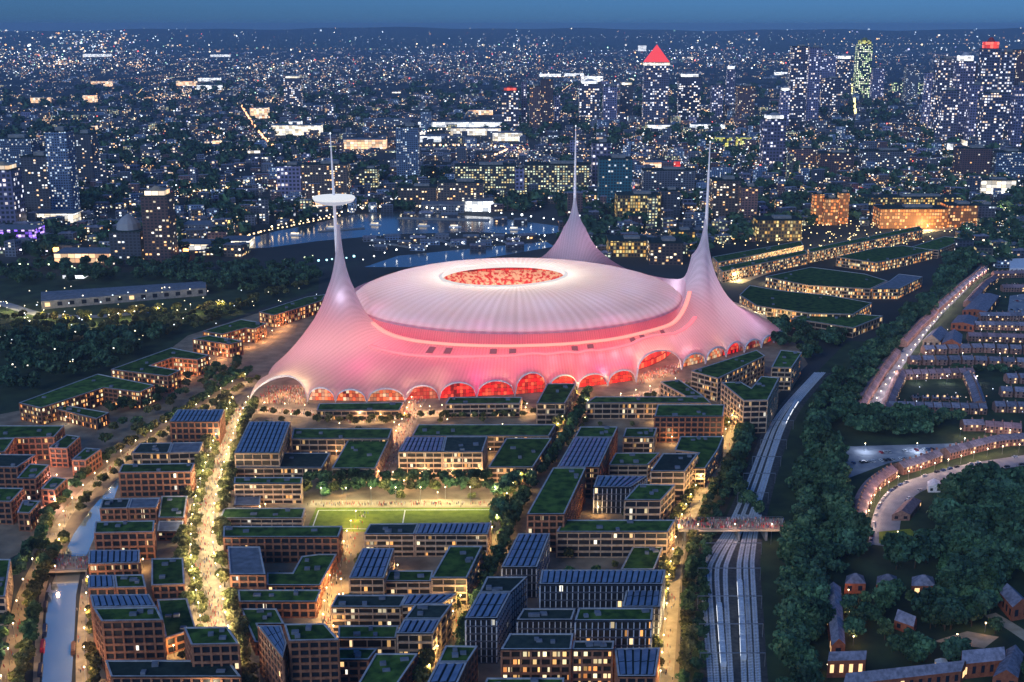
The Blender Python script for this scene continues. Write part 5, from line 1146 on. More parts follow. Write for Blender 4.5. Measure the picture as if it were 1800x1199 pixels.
# narrowboats
def boat(px, py, rz, hullc, label, L=14):
    q0, q1 = W(px, py+12), W(px+(84-75 if px < 100 else 134-129)*24/90., py-12); rz = math.atan2(q1[1]-q0[1], q1[0]-q0[0])
    x_, y_, _ = W(px, py, 0.1); t = thing('narrowboat', label, 'boat', (x_, y_, 0.1), 'moored canal boats', rz)
    b_ = MB(); w = 1.1; P_ = [(-L/2, -w*.6), (-L/2+1, -w), (L/2-2, -w), (L/2, 0), (L/2-2, w), (-L/2+1, w), (-L/2, w*.6)]; b_.prism(P_, 0, .8, 0); b_.build('hull', plain('hull_mat', hullc), t)
    b_ = MB(); b_.box((-.5, 0, .8), (L*.66, 1.7, .95)); c_ = b_.build('cabin', plain('cabin_mat', [min(1, c*1.3+.02) for c in hullc]), t)
    for s_ in (-1, 1):
        b_ = MB(); [b_.box((q, s_*.87, 1.1), (.7, .05, .4)) for q in (-3.5, -1.5, .5, 2.5)]; b_.build('window_row', M['pane_lit'], c_)
boat(75, 1136, R(88), (.55, .03, .06), 'bright red narrowboat moored on the left quay'); boat(71, 1178, R(88), (.05, .05, .08), 'dark narrowboat moored below the red one')
boat(79, 1108, R(88), (.02, .04, .12), 'navy narrowboat moored above the red one'); boat(80, 1066, R(88), (.05, .04, .05), 'black narrowboat near the top of the left quay', 12)
boat(129, 1140, R(91), (.12, .05, .03), 'brown narrowboat moored on the right bank')
x_, y_, _ = W(88, 1040, .1); t = thing('sailing_dinghy', 'small white triangular sail on the canal just below the bridge', 'boat', (x_, y_, .1))
b_ = MB(); b_.prism([(-2, -.6), (1, -.7), (2.4, 0), (1, .7), (-2, .6)], 0, .5); b_.build('hull', M['white'], t)
b_ = MB(); b_.face([(-1.6, .02, .9), (.6, .02, .9), (.5, .02, 5.2)]); b_.face([(-1.6, -.02, .9), (.6, -.02, .9), (.5, -.02, 5.2)]); b_.cyl((.6, 0, .4), .06, .04, 5, 5); b_.build('sail', M['white'], t)
# cars
CARM = {}
def car(x_, y_, rz, col, label, group):
    t = thing('parked_car', label, 'car', (x_, y_, .14), group, rz)
    if col not in CARM:
        pal = {'white': (.75, .76, .78), 'black': (.02, .02, .025), 'silver': (.45, .47, .5), 'blue': (.04, .09, .25), 'red': (.4, .03, .03)}
        bm_ = M.setdefault('car_'+col, plain('car_paint_'+col, pal[col], .3)); L_ = []
        b_ = MB(); b_.prism([(-2.2, -.8), (2.0, -.85), (2.25, -.5), (2.25, .5), (2.0, .85), (-2.2, .8)], .32, .95, 0, bottom=True); L_.append(('body', b_, bm_))
        b_ = MB(); lo = [(-1.9, -.75), (1.0, -.75), (1.0, .75), (-1.9, .75)]; hi = [(-1.5, -.6), (.3, -.6), (.3, .6), (-1.5, .6)]
        for i in range(4): j = (i+1) % 4; b_.face([(*lo[i], .95), (*lo[j], .95), (*hi[j], 1.42), (*hi[i], 1.42)])
        L_.append(('window', b_, M['pane_dark'])); b_ = MB(); b_.face([(*p, 1.43) for p in hi]); L_.append(('roof', b_, bm_))
        for wx in (-1.4, 1.35):
            for wy in (-.8, .8):
                b_ = MB(); 
                for i in range(10):
                    a0, a1 = 2*math.pi*i/10, 2*math.pi*(i+1)/10
                    b_.face([(wx+.33*math.cos(a0), wy-.1, .33+.33*math.sin(a0)), (wx+.33*math.cos(a1), wy-.1, .33+.33*math.sin(a1)), (wx+.33*math.cos(a1), wy+.1, .33+.33*math.sin(a1)), (wx+.33*math.cos(a0), wy+.1, .33+.33*math.sin(a0))])
                for sy in (-.1, .1): b_.face([(wx+.33*math.cos(2*math.pi*i/10), wy+sy, .33+.33*math.sin(2*math.pi*i/10)) for i in range(10)])
                L_.append(('wheel', b_, M['pane_dark']))
        CARM[col] = [(nm, b_.build(nm, mm, t).data) for nm, b_, mm in L_]
    else:
        for nm, d_ in CARM[col]: link(nm, d_, t)
cols = ['white', 'black', 'silver', 'blue', 'red']
def cars(pts, step, off, prob, label, group, turn=0.0):
    k = 0
    for x_, y_, a in along(pts, step, off):
        if random.random() > prob or not (-15 < PX(x_, y_, 0)[0] < 1815): continue
        k += 1; c_ = random.choice(cols); car(x_, y_, a+turn, c_, label.replace('#', nth(k)).replace('@', c_), group)
cars(GL([(1500, 800), (1700, 786)]), 3.1, 0, .5, '@ car, # from the left in the far bays of the car park', 'cars in the car park', R(90))
cars(GL([(1500, 815), (1600, 806)]), 3.1, 0, .5, '@ car, # from the left in the near bays of the car park', 'cars in the car park', R(90))
cars(CRES, 6.5, 7, .7, '@ car, # along the outer kerb of the crescent road, from its lower end', 'cars along the crescent')
cars(CRES, 6.5, -7, .35, '@ car, # along the inner kerb of the crescent road, from its lower end', 'cars along the crescent')
cars(smooth_line(GL([(1528, 740), (1548, 690), (1590, 625), (1640, 560), (1700, 500)])), 7, 3.8, .6, '@ car, # up the left kerb of the estate avenue', 'cars on the avenue')
cars(GL([(1595, 700), (1700, 700)]), 3.4, 0, .6, '@ car, # from the left in the middle of the garden square', 'cars in the garden square', R(90))
cars(GL([(1778, 530), (1830, 528)]), 3.4, 0, .7, '@ car, # from the left in the upper bays at the right edge', 'cars in the market car park', R(90))
cars(GL([(1778, 545), (1830, 545)]), 3.4, 0, .7, '@ car, # from the left in the lower bays at the right edge', 'cars in the market car park', R(90))
# ------------------------------------------------------------------ crowd
def crowd(areas, name, label):
    prs = []
    for kind, dat, n_, z, w_ in areas:
        for _ in range(n_):
            if kind == 'line':
                i = random.randrange(len(dat)-1); f = random.random(); a, c = dat[i], dat[i+1]
                x_, y_ = a[0]+(c[0]-a[0])*f+random.gauss(0, w_/3), a[1]+(c[1]-a[1])*f+random.gauss(0, w_/5)
            else:
                bx = [p[0] for p in dat]; by = [p[1] for p in dat]
                for _t in range(30):
                    x_, y_ = random.uniform(min(bx), max(bx)), random.uniform(min(by), max(by))
                    if inside(dat, x_, y_): break
            if z < 1 and blocked(x_, y_, .3) and not inside(bpoly, x_, y_): continue
            prs.append((x_, y_, z+.15))
    b_ = MB(); pal = [(.5, .03, .03)]*4+[(.7, .65, .6)]*3+[(.03, .03, .05)]*4+[(.1, .15, .35), (.5, .35, .2), (.25, .25, .25)]
    for x_, y_, z in prs:
        b_.col = (*random.choice(pal), 1); h = random.uniform(1.6, 1.85); a = random.uniform(0, 6.28); ca, sa = math.cos(a), math.sin(a)
        def ring(rx, ry, zz): return [(x_+(rx*math.cos(q)*ca-ry*math.sin(q)*sa), y_+(rx*math.cos(q)*sa+ry*math.sin(q)*ca), z+zz) for q in (0, 1.57, 3.14, 4.71)]
        R_ = [ring(.13, .12, 0), ring(.2, .15, .45*h), ring(.27, .16, .8*h), ring(.08, .08, .85*h), ring(.12, .12, .92*h), ring(.04, .04, h)]
        for p, q in zip(R_[:-1], R_[1:]):
            for i in range(4): b_.face([p[i], p[(i+1) % 4], q[(i+1) % 4], q[i]])
    m, t, bb = newmat(name+'_mat'); at = t.nodes.new('ShaderNodeAttribute'); at.attribute_name = 'tone'; t.links.new(at.outputs['Color'], bb.inputs['Base Color'])
    tag(b_.build(name, m), label, 'crowd', kind='stuff')
arch1 = ccw(GL([(440, 712), (545, 712), (530, 680), (470, 680)])); arch2 = ccw(GL([(1120, 678), (1200, 655), (1190, 640), (1130, 655)]))
crowd([('line', BOUL, 1300, 0, 18), ('line', NS, 800, 0, 14), ('line', FAN, 350, 0, 10), ('line', MID, 260, 0, 7), ('line', WST, 120, 0, 5), ('line', TOW2, 60, 0, 4), ('line', CANP, 60, 0, 5), ('area', arch1, 500, 0, 0), ('area', arch2, 300, 0, 0),
       ('line', TOW, 120, 0, 6), ('line', EAST, 120, 0, 6), ('line', GL([(548, 888), (868, 886)]), 220, 0, 9)], 'crowd', 'dense crowd of fans walking the boulevard and plazas to the arches')
def onb(a, c, w): nx, ny = 0, 1; return ccw([(a[0], a[1]-w*.42), (c[0], c[1]-w*.42), (c[0], c[1]+w*.42), (a[0], a[1]+w*.42)])
crowd([('area', onb(*FB1), 420, 8, 0)], 'footbridge_crowd', 'packed crowd crossing the railway footbridge'); crowd([('area', onb(*CB1), 160, 4, 0)], 'canal_bridge_crowd', 'people crossing the reddish canal footbridge')
# ------------------------------------------------------------------ the city beyond
COOL = ((1, .82, .55), (.85, .92, 1), (.7, .85, 1)); WARM = ((1, .5, .18), (1, .75, .4), (1, .92, .75)); GREEN = ((.7, .95, .45), (.85, 1, .6), (1, 1, .75))
CM = {
 'dim': windows('city_dim_facade_mat', (.07, .08, .11), cw=5, ch=4, lit=.10, st=1.6, cols=((1, .6, .3), (.95, .9, .8), (.8, .9, 1))),
 'grey': windows('city_grey_facade_mat', (.14, .15, .19), cw=5, ch=4, lit=.16, st=1.6, cols=COOL),
 'warm': windows('city_warm_facade_mat', (.12, .09, .08), cw=5, ch=4, lit=.28, st=1.8, cols=WARM),
 'brick': windows('city_brick_facade_mat', (.16, .09, .09), cw=5, ch=4, lit=.14, st=1.5, cols=WARM),
 'blue': windows('city_blue_facade_mat', (.13, .2, .33), cw=4, ch=4, lit=.22, st=1.0, cols=((.6, .8, 1), (.8, .9, 1), (1, .95, .8))),
 'dense': windows('city_dense_facade_mat', (.1, .1, .09), cw=5, ch=4.5, lit=.62, st=1.0, cols=((1, .75, .3), (.95, .95, .6), (.8, .95, .7))),
 'tower': windows('city_tower_facade_mat', (.12, .12, .19), cw=7, ch=7, fx=(.15, .85), lit=.30, st=1.7, cols=((1, .7, .45), (.95, .92, .9), (.8, .85, 1))),
 'violet': windows('city_violet_facade_mat', (.2, .19, .33), cw=7, ch=7, lit=.22, st=1.4, cols=((1, .8, .7), (.9, .9, 1), (.75, .8, 1))),
 'greent': windows('city_green_facade_mat', (.05, .09, .07), cw=7, ch=7, lit=.5, st=1.9, cols=GREEN),
 'teal': windows('city_teal_facade_mat', (.02, .12, .16), cw=5, ch=5, lit=.08, st=1.0, cols=COOL),
 'orange': windows('painted_floodlight_mat', (.3, .12, .05), (.4, .15, .05), cw=4, ch=5, fx=(.05, .8), fy=(.1, .8), lit=.6, st=1.0, cols=((1, .25, .05), (1, .38, .1), (1, .6, .25))),  # floodlight put in as glowing panes; no lamps shine on this brick
 'gold': windows('gold_lit_mat', (.2, .13, .05), cw=4, ch=5, fx=(.1, .8), fy=(.15, .85), lit=.5, st=.9, cols=((1, .5, .1), (1, .7, .2), (1, .85, .4))),
 'white': windows('bright_white_mat', (.4, .4, .42), cw=9, ch=6, fx=(.03, .97), fy=(.05, .95), lit=1.6, st=1.7, cols=((.95, .97, 1), (1, 1, 1), (.85, .92, 1))),
 'cream': windows('bright_cream_mat', (.4, .36, .3), cw=9, ch=6, fx=(.03, .97), fy=(.05, .95), lit=1.4, st=1.5, cols=((1, .8, .55), (1, .92, .75), (1, .95, .9))),
 'peach': windows('bright_peach_mat', (.4, .3, .2), cw=9, ch=6, fx=(.03, .97), fy=(.05, .95), lit=1.4, st=1.5, cols=((1, .5, .25), (1, .7, .4), (1, .8, .6))),
 'yellow': windows('yellow_lit_mat', (.2, .2, .05), cw=5, ch=5, fx=(.05, .9), fy=(.1, .9), lit=.8, st=1.1, cols=((.9, .8, .1), (1, .95, .3), (.8, .9, .3))),
 'red': windows('red_lit_mat', (.4, .03, .03), cw=9, ch=9, fx=(.03, .97), fy=(.05, .95), lit=1.5, st=1.4, cols=((1, .05, .03), (1, .1, .05), (1, .15, .1))),
 'purple': windows('purple_lit_mat', (.1, .05, .3), cw=5, ch=4, fx=(.05, .9), fy=(.1, .9), lit=.7, st=1.7, cols=((.25, .1, 1), (.4, .2, 1), (.7, .5, 1))),
}
CFOOT = []
def city(name, label, cat, x0, x1, yt, yb, mat, depth=None, top=None, crown=None, group=None, ang=0.0, z0=0):
    a = W((x0+x1)/2, yb, 0); d = a[1]*CP+HC*SP; w = (x1-x0)/F*d; h = max(4, ZAT(a[1], yt)); dp = depth or min(w, 40)
    cx_, cy_ = a[0], a[1]+dp/2; t = thing(name, label, cat, (cx_, cy_, 0), group, ang); CFOOT.append((cx_, cy_, max(w, dp)/2+4))
    b_ = MB(); b_.box((0, 0, 0), (w, dp, h), 0, 0, u0=random.randint(0, 50)*35); b_.build('wall', CM[mat], t)
    b_ = MB(); b_.box((0, 0, h+.01), (w+.8, dp+.8, 1.0)); rf_ = b_.build('roof', M['dark_roof'] if not top else M[top], t)
    if crown == 'plant' or (crown is None and w > 9): b_ = MB(); b_.box((w*.1, 0, h+1.02), (w*.4, dp*.4, min(6, 2+h*.04))); b_.build('plant_room', M['concrete'], rf_)
    if crown == 'pyramid':
        s_ = w/2; hh = ZAT(cy_, 78)-h; b_ = MB(); q = [(-s_, -dp/2), (s_, -dp/2), (s_, dp/2), (-s_, dp/2)]
        for i in range(4): b_.face([(*q[i], h+1.1), (*q[(i+1) % 4], h+1.1), (0, 0, h+hh)])
        b_.build('spire', glow('red_spire_mat', (1, .04, .03), 1.1), rf_)
        b_ = MB(); b_.box((0, 0, h-9), (w+1.5, dp+1.5, 8)); b_.build('lit_band', CM['cream'], t)
    elif crown and crown.startswith('lit'):
        b_ = MB(); b_.box((0, 0, h+1.03), (w*.75, dp*.75, max(5, h*.07))); b_.cyl((0, 0, h+1+max(5, h*.07)), w*.28, w*.1, max(4, h*.05), 8); b_.build('lit_crown', CM[crown[4:] or 'white'], rf_)
    elif crown == 'dome':
        b_ = MB(); b_.lathe((0, 0, h+1), [(w*.4, 0), (w*.36, w*.2), (w*.2, w*.38), (.1, w*.5), (.05, w*.9)], 14); b_.build('dome', CM['white'], rf_)
    return t
TW = [
 ('tower with a red lit pyramid spire, tallest near the centre right', 1130, 1174, 110, 214, 'tower', 'pyramid'),
 ('slim tower right of the red spired one with a teal lit cap', 1192, 1230, 136, 206, 'tower', 'lit_white'),
 ('narrow tower tapering to a bright white top', 1276, 1290, 122, 190, 'violet', 'lit_white'),
 ('dark red tower with a pale lattice top', 1295, 1325, 152, 212, 'brick', None),
 ('left one of two dark brown twin towers', 931, 950, 152, 226, 'brick', None), ('right and taller one of two dark brown twin towers', 950, 972, 140, 226, 'brick', None),
 ('tower topped by a red light left of the dark twins', 882, 912, 160, 226, 'tower', 'lit_red'), ('thin pale tower just left of the dark twins', 916, 926, 144, 222, 'violet', None),
 ('pale tower just right of the dark twins', 974, 984, 168, 220, 'violet', None), ('tower under the brightest white rooftop glow', 1018, 1054, 148, 214, 'tower', 'lit_white'),
 ('dim violet tower left of the red spired one', 1060, 1084, 152, 214, 'violet', None), ('tower with a gold lit top left of the red spired one', 1090, 1112, 150, 210, 'dim', 'lit_cream'),
 ('tall slab tower, left one of the pale lit pair', 1386, 1414, 82, 214, 'tower', None), ('tall slab tower, right one of the pale lit pair', 1416, 1438, 84, 214, 'violet', None),
 ('tower behind the pale pair, lower and violet', 1440, 1466, 98, 176, 'violet', None), ('tower behind the pale pair with a white corner light', 1468, 1494, 104, 176, 'tower', 'lit_white'),
 ('green lit glass tower with stacked setbacks', 1502, 1528, 78, 172, 'greent', 'lit_yellow'), ('blue grey tower to the right of the green lit one', 1532, 1552, 120, 176, 'violet', None),
 ('low wide green lit building behind the right towers', 1570, 1634, 146, 168, 'greent', None),
 ('dotted tower, leftmost of the far right cluster', 1640, 1672, 104, 232, 'tower', None), ('violet tower with a white roof light in the far right cluster', 1674, 1704, 108, 236, 'violet', 'lit_white'),
 ('tall dotted tower with a red top in the far right cluster', 1716, 1744, 86, 246, 'tower', 'lit_red'), ('tall dotted tower without a light in the far right cluster', 1746, 1772, 92, 246, 'tower', None),
 ('brown tower at the right edge of the skyline', 1774, 1812, 88, 236, 'brick', None), ('short grey tower before the far right cluster', 1700, 1720, 150, 250, 'violet', None),
 ('slim brown tower standing between the white lit and the tall dotted tower at the right', 1705, 1716, 112, 232, 'brick', None),
 ('narrow pale tower rising just left of the far right cluster', 1622, 1638, 128, 226, 'violet', None), ('shorter dotted tower before the leftmost tower of the far right cluster', 1650, 1680, 160, 250, 'tower', None),
 ('broad dotted tower low in the middle of the far right cluster', 1722, 1760, 164, 262, 'tower', None), ('thin violet tower low at the right edge of the cluster', 1776, 1794, 150, 258, 'violet', None),
 ('stubby grey tower between the green lit tower and the far right cluster', 1590, 1612, 118, 178, 'grey', None), ('squat dotted tower below the pale lit pair', 1444, 1476, 138, 196, 'tower', None),
 ('dim violet tower between the white topped narrow one and the dark red one', 1250, 1270, 150, 206, 'violet', None), ('pale tower standing far behind the grey striped one', 740, 758, 196, 232, 'blue', None),
 ('tower with a domed white beacon left of the pale lit pair', 1370, 1386, 160, 226, 'violet', 'lit_white'), ('nearer tower with a stepped bright white top', 1340, 1378, 210, 294, 'violet', 'lit_white'),
 ('dim tower far left with a lattice of lights', 500, 530, 138, 186, 'tower', 'lit_cream'), ('grey striped tower standing above the river', 698, 737, 224, 325, 'blue', None),
 ('light blue tower slab at the far left', 92, 130, 232, 386, 'blue', None), ('darker tower joined to the light blue slab', 131, 166, 236, 322, 'dim', None),
 ('wide blue slab at the left edge', -10, 62, 244, 330, 'blue', None), ('speckled dark tower between the blue slab and the light blue tower', 46, 92, 276, 380, 'dim', None),
 ('round shouldered pink capped tower cut by the left edge', -20, 30, 300, 402, 'violet', 'lit_peach'),
 ('pinkish stepped tower above a dark brick base', 256, 302, 346, 466, 'brick', 'lit_peach'), ('dark block with a small white lit dome beside the pinkish tower', 196, 250, 408, 466, 'dim', 'dome'),
 ('grey tower behind the river left of the slab flats', 488, 530, 292, 342, 'violet', None), ('brown slab of flats behind the platform mast', 532, 612, 290, 346, 'warm', None),
 ('small cross lit block right of the platform mast', 632, 664, 298, 330, 'dense', None), ('pale tower tucked behind the teal one', 1040, 1072, 252, 330, 'violet', None),
 ('dark teal glass tower right of the middle mast', 1052, 1110, 280, 360, 'teal', None),
 ('low gold lit building with a bright roof line below the teal tower', 1084, 1160, 344, 388, 'gold', None), ('dark side wing of the gold lit building with few windows', 1161, 1194, 336, 386, 'dim', None),
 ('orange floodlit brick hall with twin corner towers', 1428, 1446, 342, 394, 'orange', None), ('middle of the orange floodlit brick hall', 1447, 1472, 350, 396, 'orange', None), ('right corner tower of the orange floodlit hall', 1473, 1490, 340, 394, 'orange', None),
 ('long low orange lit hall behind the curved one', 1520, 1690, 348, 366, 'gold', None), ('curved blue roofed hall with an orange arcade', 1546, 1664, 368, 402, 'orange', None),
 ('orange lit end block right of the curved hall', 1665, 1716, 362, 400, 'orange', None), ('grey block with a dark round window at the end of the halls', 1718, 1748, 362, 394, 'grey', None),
 ('dark office with pale stripes along every floor', 1330, 1408, 388, 424, 'gold', None),
 ('long pale block of flats across the right middle', 1516, 1596, 266, 302, 'grey', None), ('brown twin block left of the pale flats', 1390, 1436, 262, 300, 'brick', None), ('red roofed block between the brown and the pale flats', 1440, 1500, 270, 304, 'brick', None),
 ('small pale block on the hill at the right edge', 1748, 1800, 268, 316, 'blue', None), ('white lit deck block below the right edge flats', 1720, 1784, 318, 342, 'cream', None),
 ('dark red block above the small pale one', 1684, 1740, 262, 316, 'brick', None), ('brown tall block behind the right mast', 1252, 1300, 318, 384, 'warm', None), ('brown lower block right of the right mast', 1302, 1330, 330, 390, 'brick', None),
 ('grey row of flats left of the right mast', 1130, 1222, 300, 336, 'grey', None), ('slab full of yellow lit flats, left part, across the river', 800, 905, 292, 340, 'dense', None), ('slab full of yellow lit flats, right part, behind the middle mast', 922, 1036, 290, 338, 'dense', None),
 ('violet lit stair tower between the two yellow lit slabs', 906, 921, 296, 340, 'violet', None), ('gabled row of orange lit flats on the far river bank', 770, 850, 322, 368, 'warm', None), ('row of orange lit flats left of the gabled row', 700, 768, 330, 364, 'warm', None),
 ('cluster of orange lit flats framed between two masts', 1070, 1140, 424, 452, 'gold', None), ('second cluster of orange lit flats nearer the right mast', 1142, 1200, 428, 466, 'warm', None),
 ('striped low block between the masts above the orange flats', 1180, 1222, 408, 424, 'gold', None),
]
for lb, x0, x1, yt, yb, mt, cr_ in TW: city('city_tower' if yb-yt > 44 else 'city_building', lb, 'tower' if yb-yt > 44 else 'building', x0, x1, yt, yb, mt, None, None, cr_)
SHED = [
 ('white lit shed row left of the platform mast', 478, 564, 221, 238, 'cream'), ('bright white shed touching the orange glow', 500, 528, 214, 222, 'white'), ('long greenish pale hall above the river', 638, 722, 210, 222, 'grey'),
 ('long white lit roof line above the bright road', 735, 886, 215, 224, 'white'), ('short white shed right of the grey striped tower', 736, 774, 240, 250, 'white'), ('cream lit yard building at the centre', 792, 880, 226, 238, 'cream'),
 ('orange fronted store with a white band', 604, 678, 246, 262, 'peach'), ('peach lit depot beside the bright road', 866, 918, 234, 248, 'cream'), ('red orange strip of a depot in the centre', 824, 866, 194, 202, 'peach'),
 ('thin white strip far out on the left', 146, 194, 95, 100, 'white'), ('pale strip far out left of centre', 370, 404, 96, 100, 'white'), ('upper white strip of the left business park', 348, 386, 137, 143, 'white'), ('lower white strip of the left business park', 346, 388, 150, 158, 'white'),
 ('orange roofed store beside the left business park', 310, 344, 143, 151, 'peach'), ('small orange store far left', 160, 194, 143, 152, 'peach'), ('orange store low at the far left', 54, 84, 172, 181, 'peach'), ('second orange store low at the far left', 146, 166, 168, 180, 'peach'),
 ('brightest white rooftop glow in the centre', 1022, 1060, 134, 145, 'white'), ('pale white line left of the brightest glow', 948, 986, 130, 135, 'white'), ('second pale white line left of the brightest glow', 992, 1026, 129, 134, 'white'),
 ('white and purple strip under the central towers', 1140, 1186, 220, 227, 'white'), ('second white strip under the central towers', 1216, 1276, 219, 226, 'white'), ('yellow lit hall, left one of two', 1260, 1286, 242, 258, 'yellow'), ('yellow lit hall, right one of two', 1297, 1320, 242, 258, 'yellow'),
 ('white far works at the upper right', 1230, 1262, 58, 68, 'white'), ('long thin far works line at the upper right', 1266, 1300, 57, 63, 'cream'), ('far white works by the red spire', 1122, 1136, 80, 90, 'white'), ('far cream works line', 1340, 1420, 54, 60, 'cream'),
 ('white light shed left of the pale lit pair', 1363, 1384, 127, 132, 'white'), ('white block within the right skyline', 1624, 1640, 163, 171, 'white'), ('white billboard building before the right cluster', 1670, 1686, 253, 264, 'white'),
 ('cream market hall strip at the right', 1700, 1770, 248, 257, 'cream'), ('purple lit theatre at the left edge', -10, 62, 404, 432, 'purple'), ('cream lit car park deck behind the light blue tower', 56, 132, 376, 392, 'cream'),
 ('orange arcade beneath the purple theatre', 96, 200, 446, 462, 'peach'), ('white low studio behind the pinkish tower', 320, 374, 396, 412, 'grey'), ('small square yellow lit block behind the river road', 394, 406, 386, 404, 'yellow'), ('long white lit studio front near the basin', 386, 438, 424, 436, 'cream'),
 ('cream front right of the pinkish tower', 310, 372, 430, 440, 'cream'), ('white glass museum with a tilted roof on the basin peninsula', 818, 866, 354, 372, 'white'), ('blue grey museum wing on the basin peninsula', 740, 816, 360, 374, 'grey'),
 ('teal lit pavilion between the masts', 1062, 1076, 398, 410, 'blue'), ('peach lit store right of the teal tower', 1134, 1166, 286, 298, 'peach'), ('red lit round sign building right of the teal tower', 1180, 1196, 284, 298, 'red'),
 ('red lit hall behind the orange arcade', 1520, 1548, 332, 342, 'red'), ('pink white tent hall left of centre', 440, 470, 190, 208, 'peach'), ('white retail shed behind the left park', 110, 148, 484, 490, 'white'),
]
for lb, x0, x1, yt, yb, mt in SHED: city('lit_shed', lb, 'building', x0, x1, yt, yb, mt, None, 'deck', 'none')
hall('long_shed', 'long blue grey shed lying dark beyond the lit park trees', 'warehouse', [(72, 530), (362, 506), (362, 494), (72, 513)], 9, 1.2, 'concrete', 'deck')
for k, (a, c) in enumerate((((640, 422), (720, 436)), ((760, 418), (800, 434)), ((850, 416), (900, 430)), ((700, 384), (860, 388)), ((560, 408), (640, 402)))):
    p, q = W(*a), W(*c); b_ = MB(); b_.bar((p[0], p[1], .3), (q[0], q[1], .3), 14 if k == 3 else 7, 1.2); tag(b_.build('quay', M['concrete']), kind='structure')
qk = 0
for px, py in ((650, 424), (668, 430), (690, 421), (712, 432), (735, 424), (756, 430), (778, 420), (806, 430), (828, 422), (852, 431), (876, 421), (902, 428), (926, 420), (670, 440), (735, 440), (840, 438), (905, 436), (720, 381), (750, 380), (790, 383), (880, 390), (915, 392)):
    qk += 1; x_, y_, _z = W(px, py); w = random.uniform(14, 28); t = thing('quay_shed', nth(qk)+' dark waterside shed with lit openings, counted along the basin quays', 'shed', (x_, y_, 0), 'waterside sheds', random.uniform(-.3, .3))
    b_ = MB(); b_.box((0, 0, 0), (w, 10, 6), u0=qk*35); b_.build('wall', CM[random.choice(('grey', 'blue', 'warm', 'dim'))], t)
    b_ = MB(); w2 = w/2+.4
    for sy in (-1, 1): b_.face([(-w2, sy*5.6, 5.8), (w2, sy*5.6, 5.8), (w2, 0, 8.4), (-w2, 0, 8.4)])
    for sx in (-1, 1): b_.face([(sx*w2, -5.6, 5.8), (sx*w2, 5.6, 5.8), (sx*w2, 0, 8.4)])
    b_.build('roof', M[random.choice(('slate_roof', 'deck'))], t)
for k, (px, py) in enumerate(((520, 414), (585, 402), (660, 396), (745, 398), (800, 400), (905, 404))):
    x_, y_, _z = W(px, py); t = thing('river_boat', nth(k+1)+' small lit boat from the left on the river basin', 'boat', (x_, y_, .3), 'boats on the basin', random.uniform(-.4, .4))
    b_ = MB(); b_.prism([(-9, -2.4), (5, -2.6), (10, 0), (5, 2.6), (-9, 2.4)], 0, 1.8); b_.build('hull', M['white'], t); b_ = MB(); b_.box((-1.5, 0, 1.8), (11, 3.8, 2.4)); b_.build('cabin', CM['cream'], t)
def city_ok(px, py, x_, y_):
    if inside(BASW, x_, y_): return False
    for cx_, cy_, r_ in CFOOT:
        if abs(x_-cx_) < r_ and abs(y_-cy_) < r_: return False
    if py > 470 or (px < 450 and py > 462) or (430 < px < 990 and 374 < py < 455 and not (py < 396 and px < 560)): return False
    if px > 1240 and py > 398 and px < 1690 and not (px < 1330 and py < 430): return False
    if py > 452 and px < 1700: return False
    return True
blobs = [(random.uniform(0, 1800), random.uniform(50, 440), random.uniform(40, 160), random.uniform(8, 30), random.uniform(.4, 1.6)) for _ in range(60)]
def dens(px, py): return .25+sum(k*math.exp(-((px-a)/c)**2-((py-b_)/d)**2) for a, b_, c, d, k in blobs)
cand = []
while len(cand) < 5200:
    px, py = random.uniform(-60, 1860), 60+410*random.random()**.9; x_, y_, _ = W(px, py)
    if city_ok(px, py, x_, y_): cand.append((y_, x_, px, py))
cand.sort(); gl_ = {}; kept = []
for y_, x_, px, py in cand:
    d = y_/F; w = min(90, random.uniform(9, 26)*(1+max(0, d-1)*.35)); dp = random.uniform(9, 16)*(1+max(0, d-1)*.3); h = random.choice((6, 8, 9, 12, 15, 18))*random.uniform(.8, 1.2)*(1.5 if px > 1000 and 150 < py < 330 and random.random() < .5 else 1)
    if random.random() < .03 and 180 < py < 400: h *= 2.2
    cell = (int(x_//60), int(y_//60)); bad = False
    for ax in (-1, 0, 1):
        for ay in (-1, 0, 1):
            for (qx, qy, qw, qd) in gl_.get((cell[0]+ax, cell[1]+ay), ()):
                if abs(qx-x_) < (qw+w)/2+2 and abs(qy-y_) < (qd+dp)/2+3: bad = True
    if bad: continue
    gl_.setdefault(cell, []).append((x_, y_, w, dp)); kept.append((x_, y_, w, dp, h, px, py))
mats_ = ['dim', 'grey', 'warm', 'brick', 'blue', 'dim', 'dense', 'tower', 'violet', 'peach', 'cream']
def zone(px): return 'left of the platform mast' if px < 590 else ('between the platform mast and the right mast' if px < 1240 else 'right of the right mast')
zc_ = {}
ind = [k for k in kept if k[1] < 1e9][:285]; inds = set(id(k) for k in ind)
for k in ind:
    x_, y_, w, dp, h, px, py = k; mt = random.choice(['dim', 'dim', 'grey', 'warm', 'brick', 'blue', 'dense'])
    t = thing('city_block', nth(zc_.setdefault(zone(px), [0]).__iadd__([1]).__len__()-1)+' nearest low '+mt+' city block '+zone(px), 'building', (x_, y_, 0), 'low city blocks '+zone(px), random.choice((0, .1, -.15, .3)))
    b_ = MB(); b_.box((0, 0, 0), (w, dp, h), u0=random.randint(0, 50)*35); b_.build('wall', CM[mt], t)
    b_ = MB(); b_.box((0, 0, h+.01), (w+.6, dp+.6, .6)); b_.box((w*.15, 0, h+.62), (w*.25, dp*.3, 1.8)); b_.build('roof', M[random.choice(('dark_roof', 'slate_roof', 'deck'))], t)
b_ = MB()
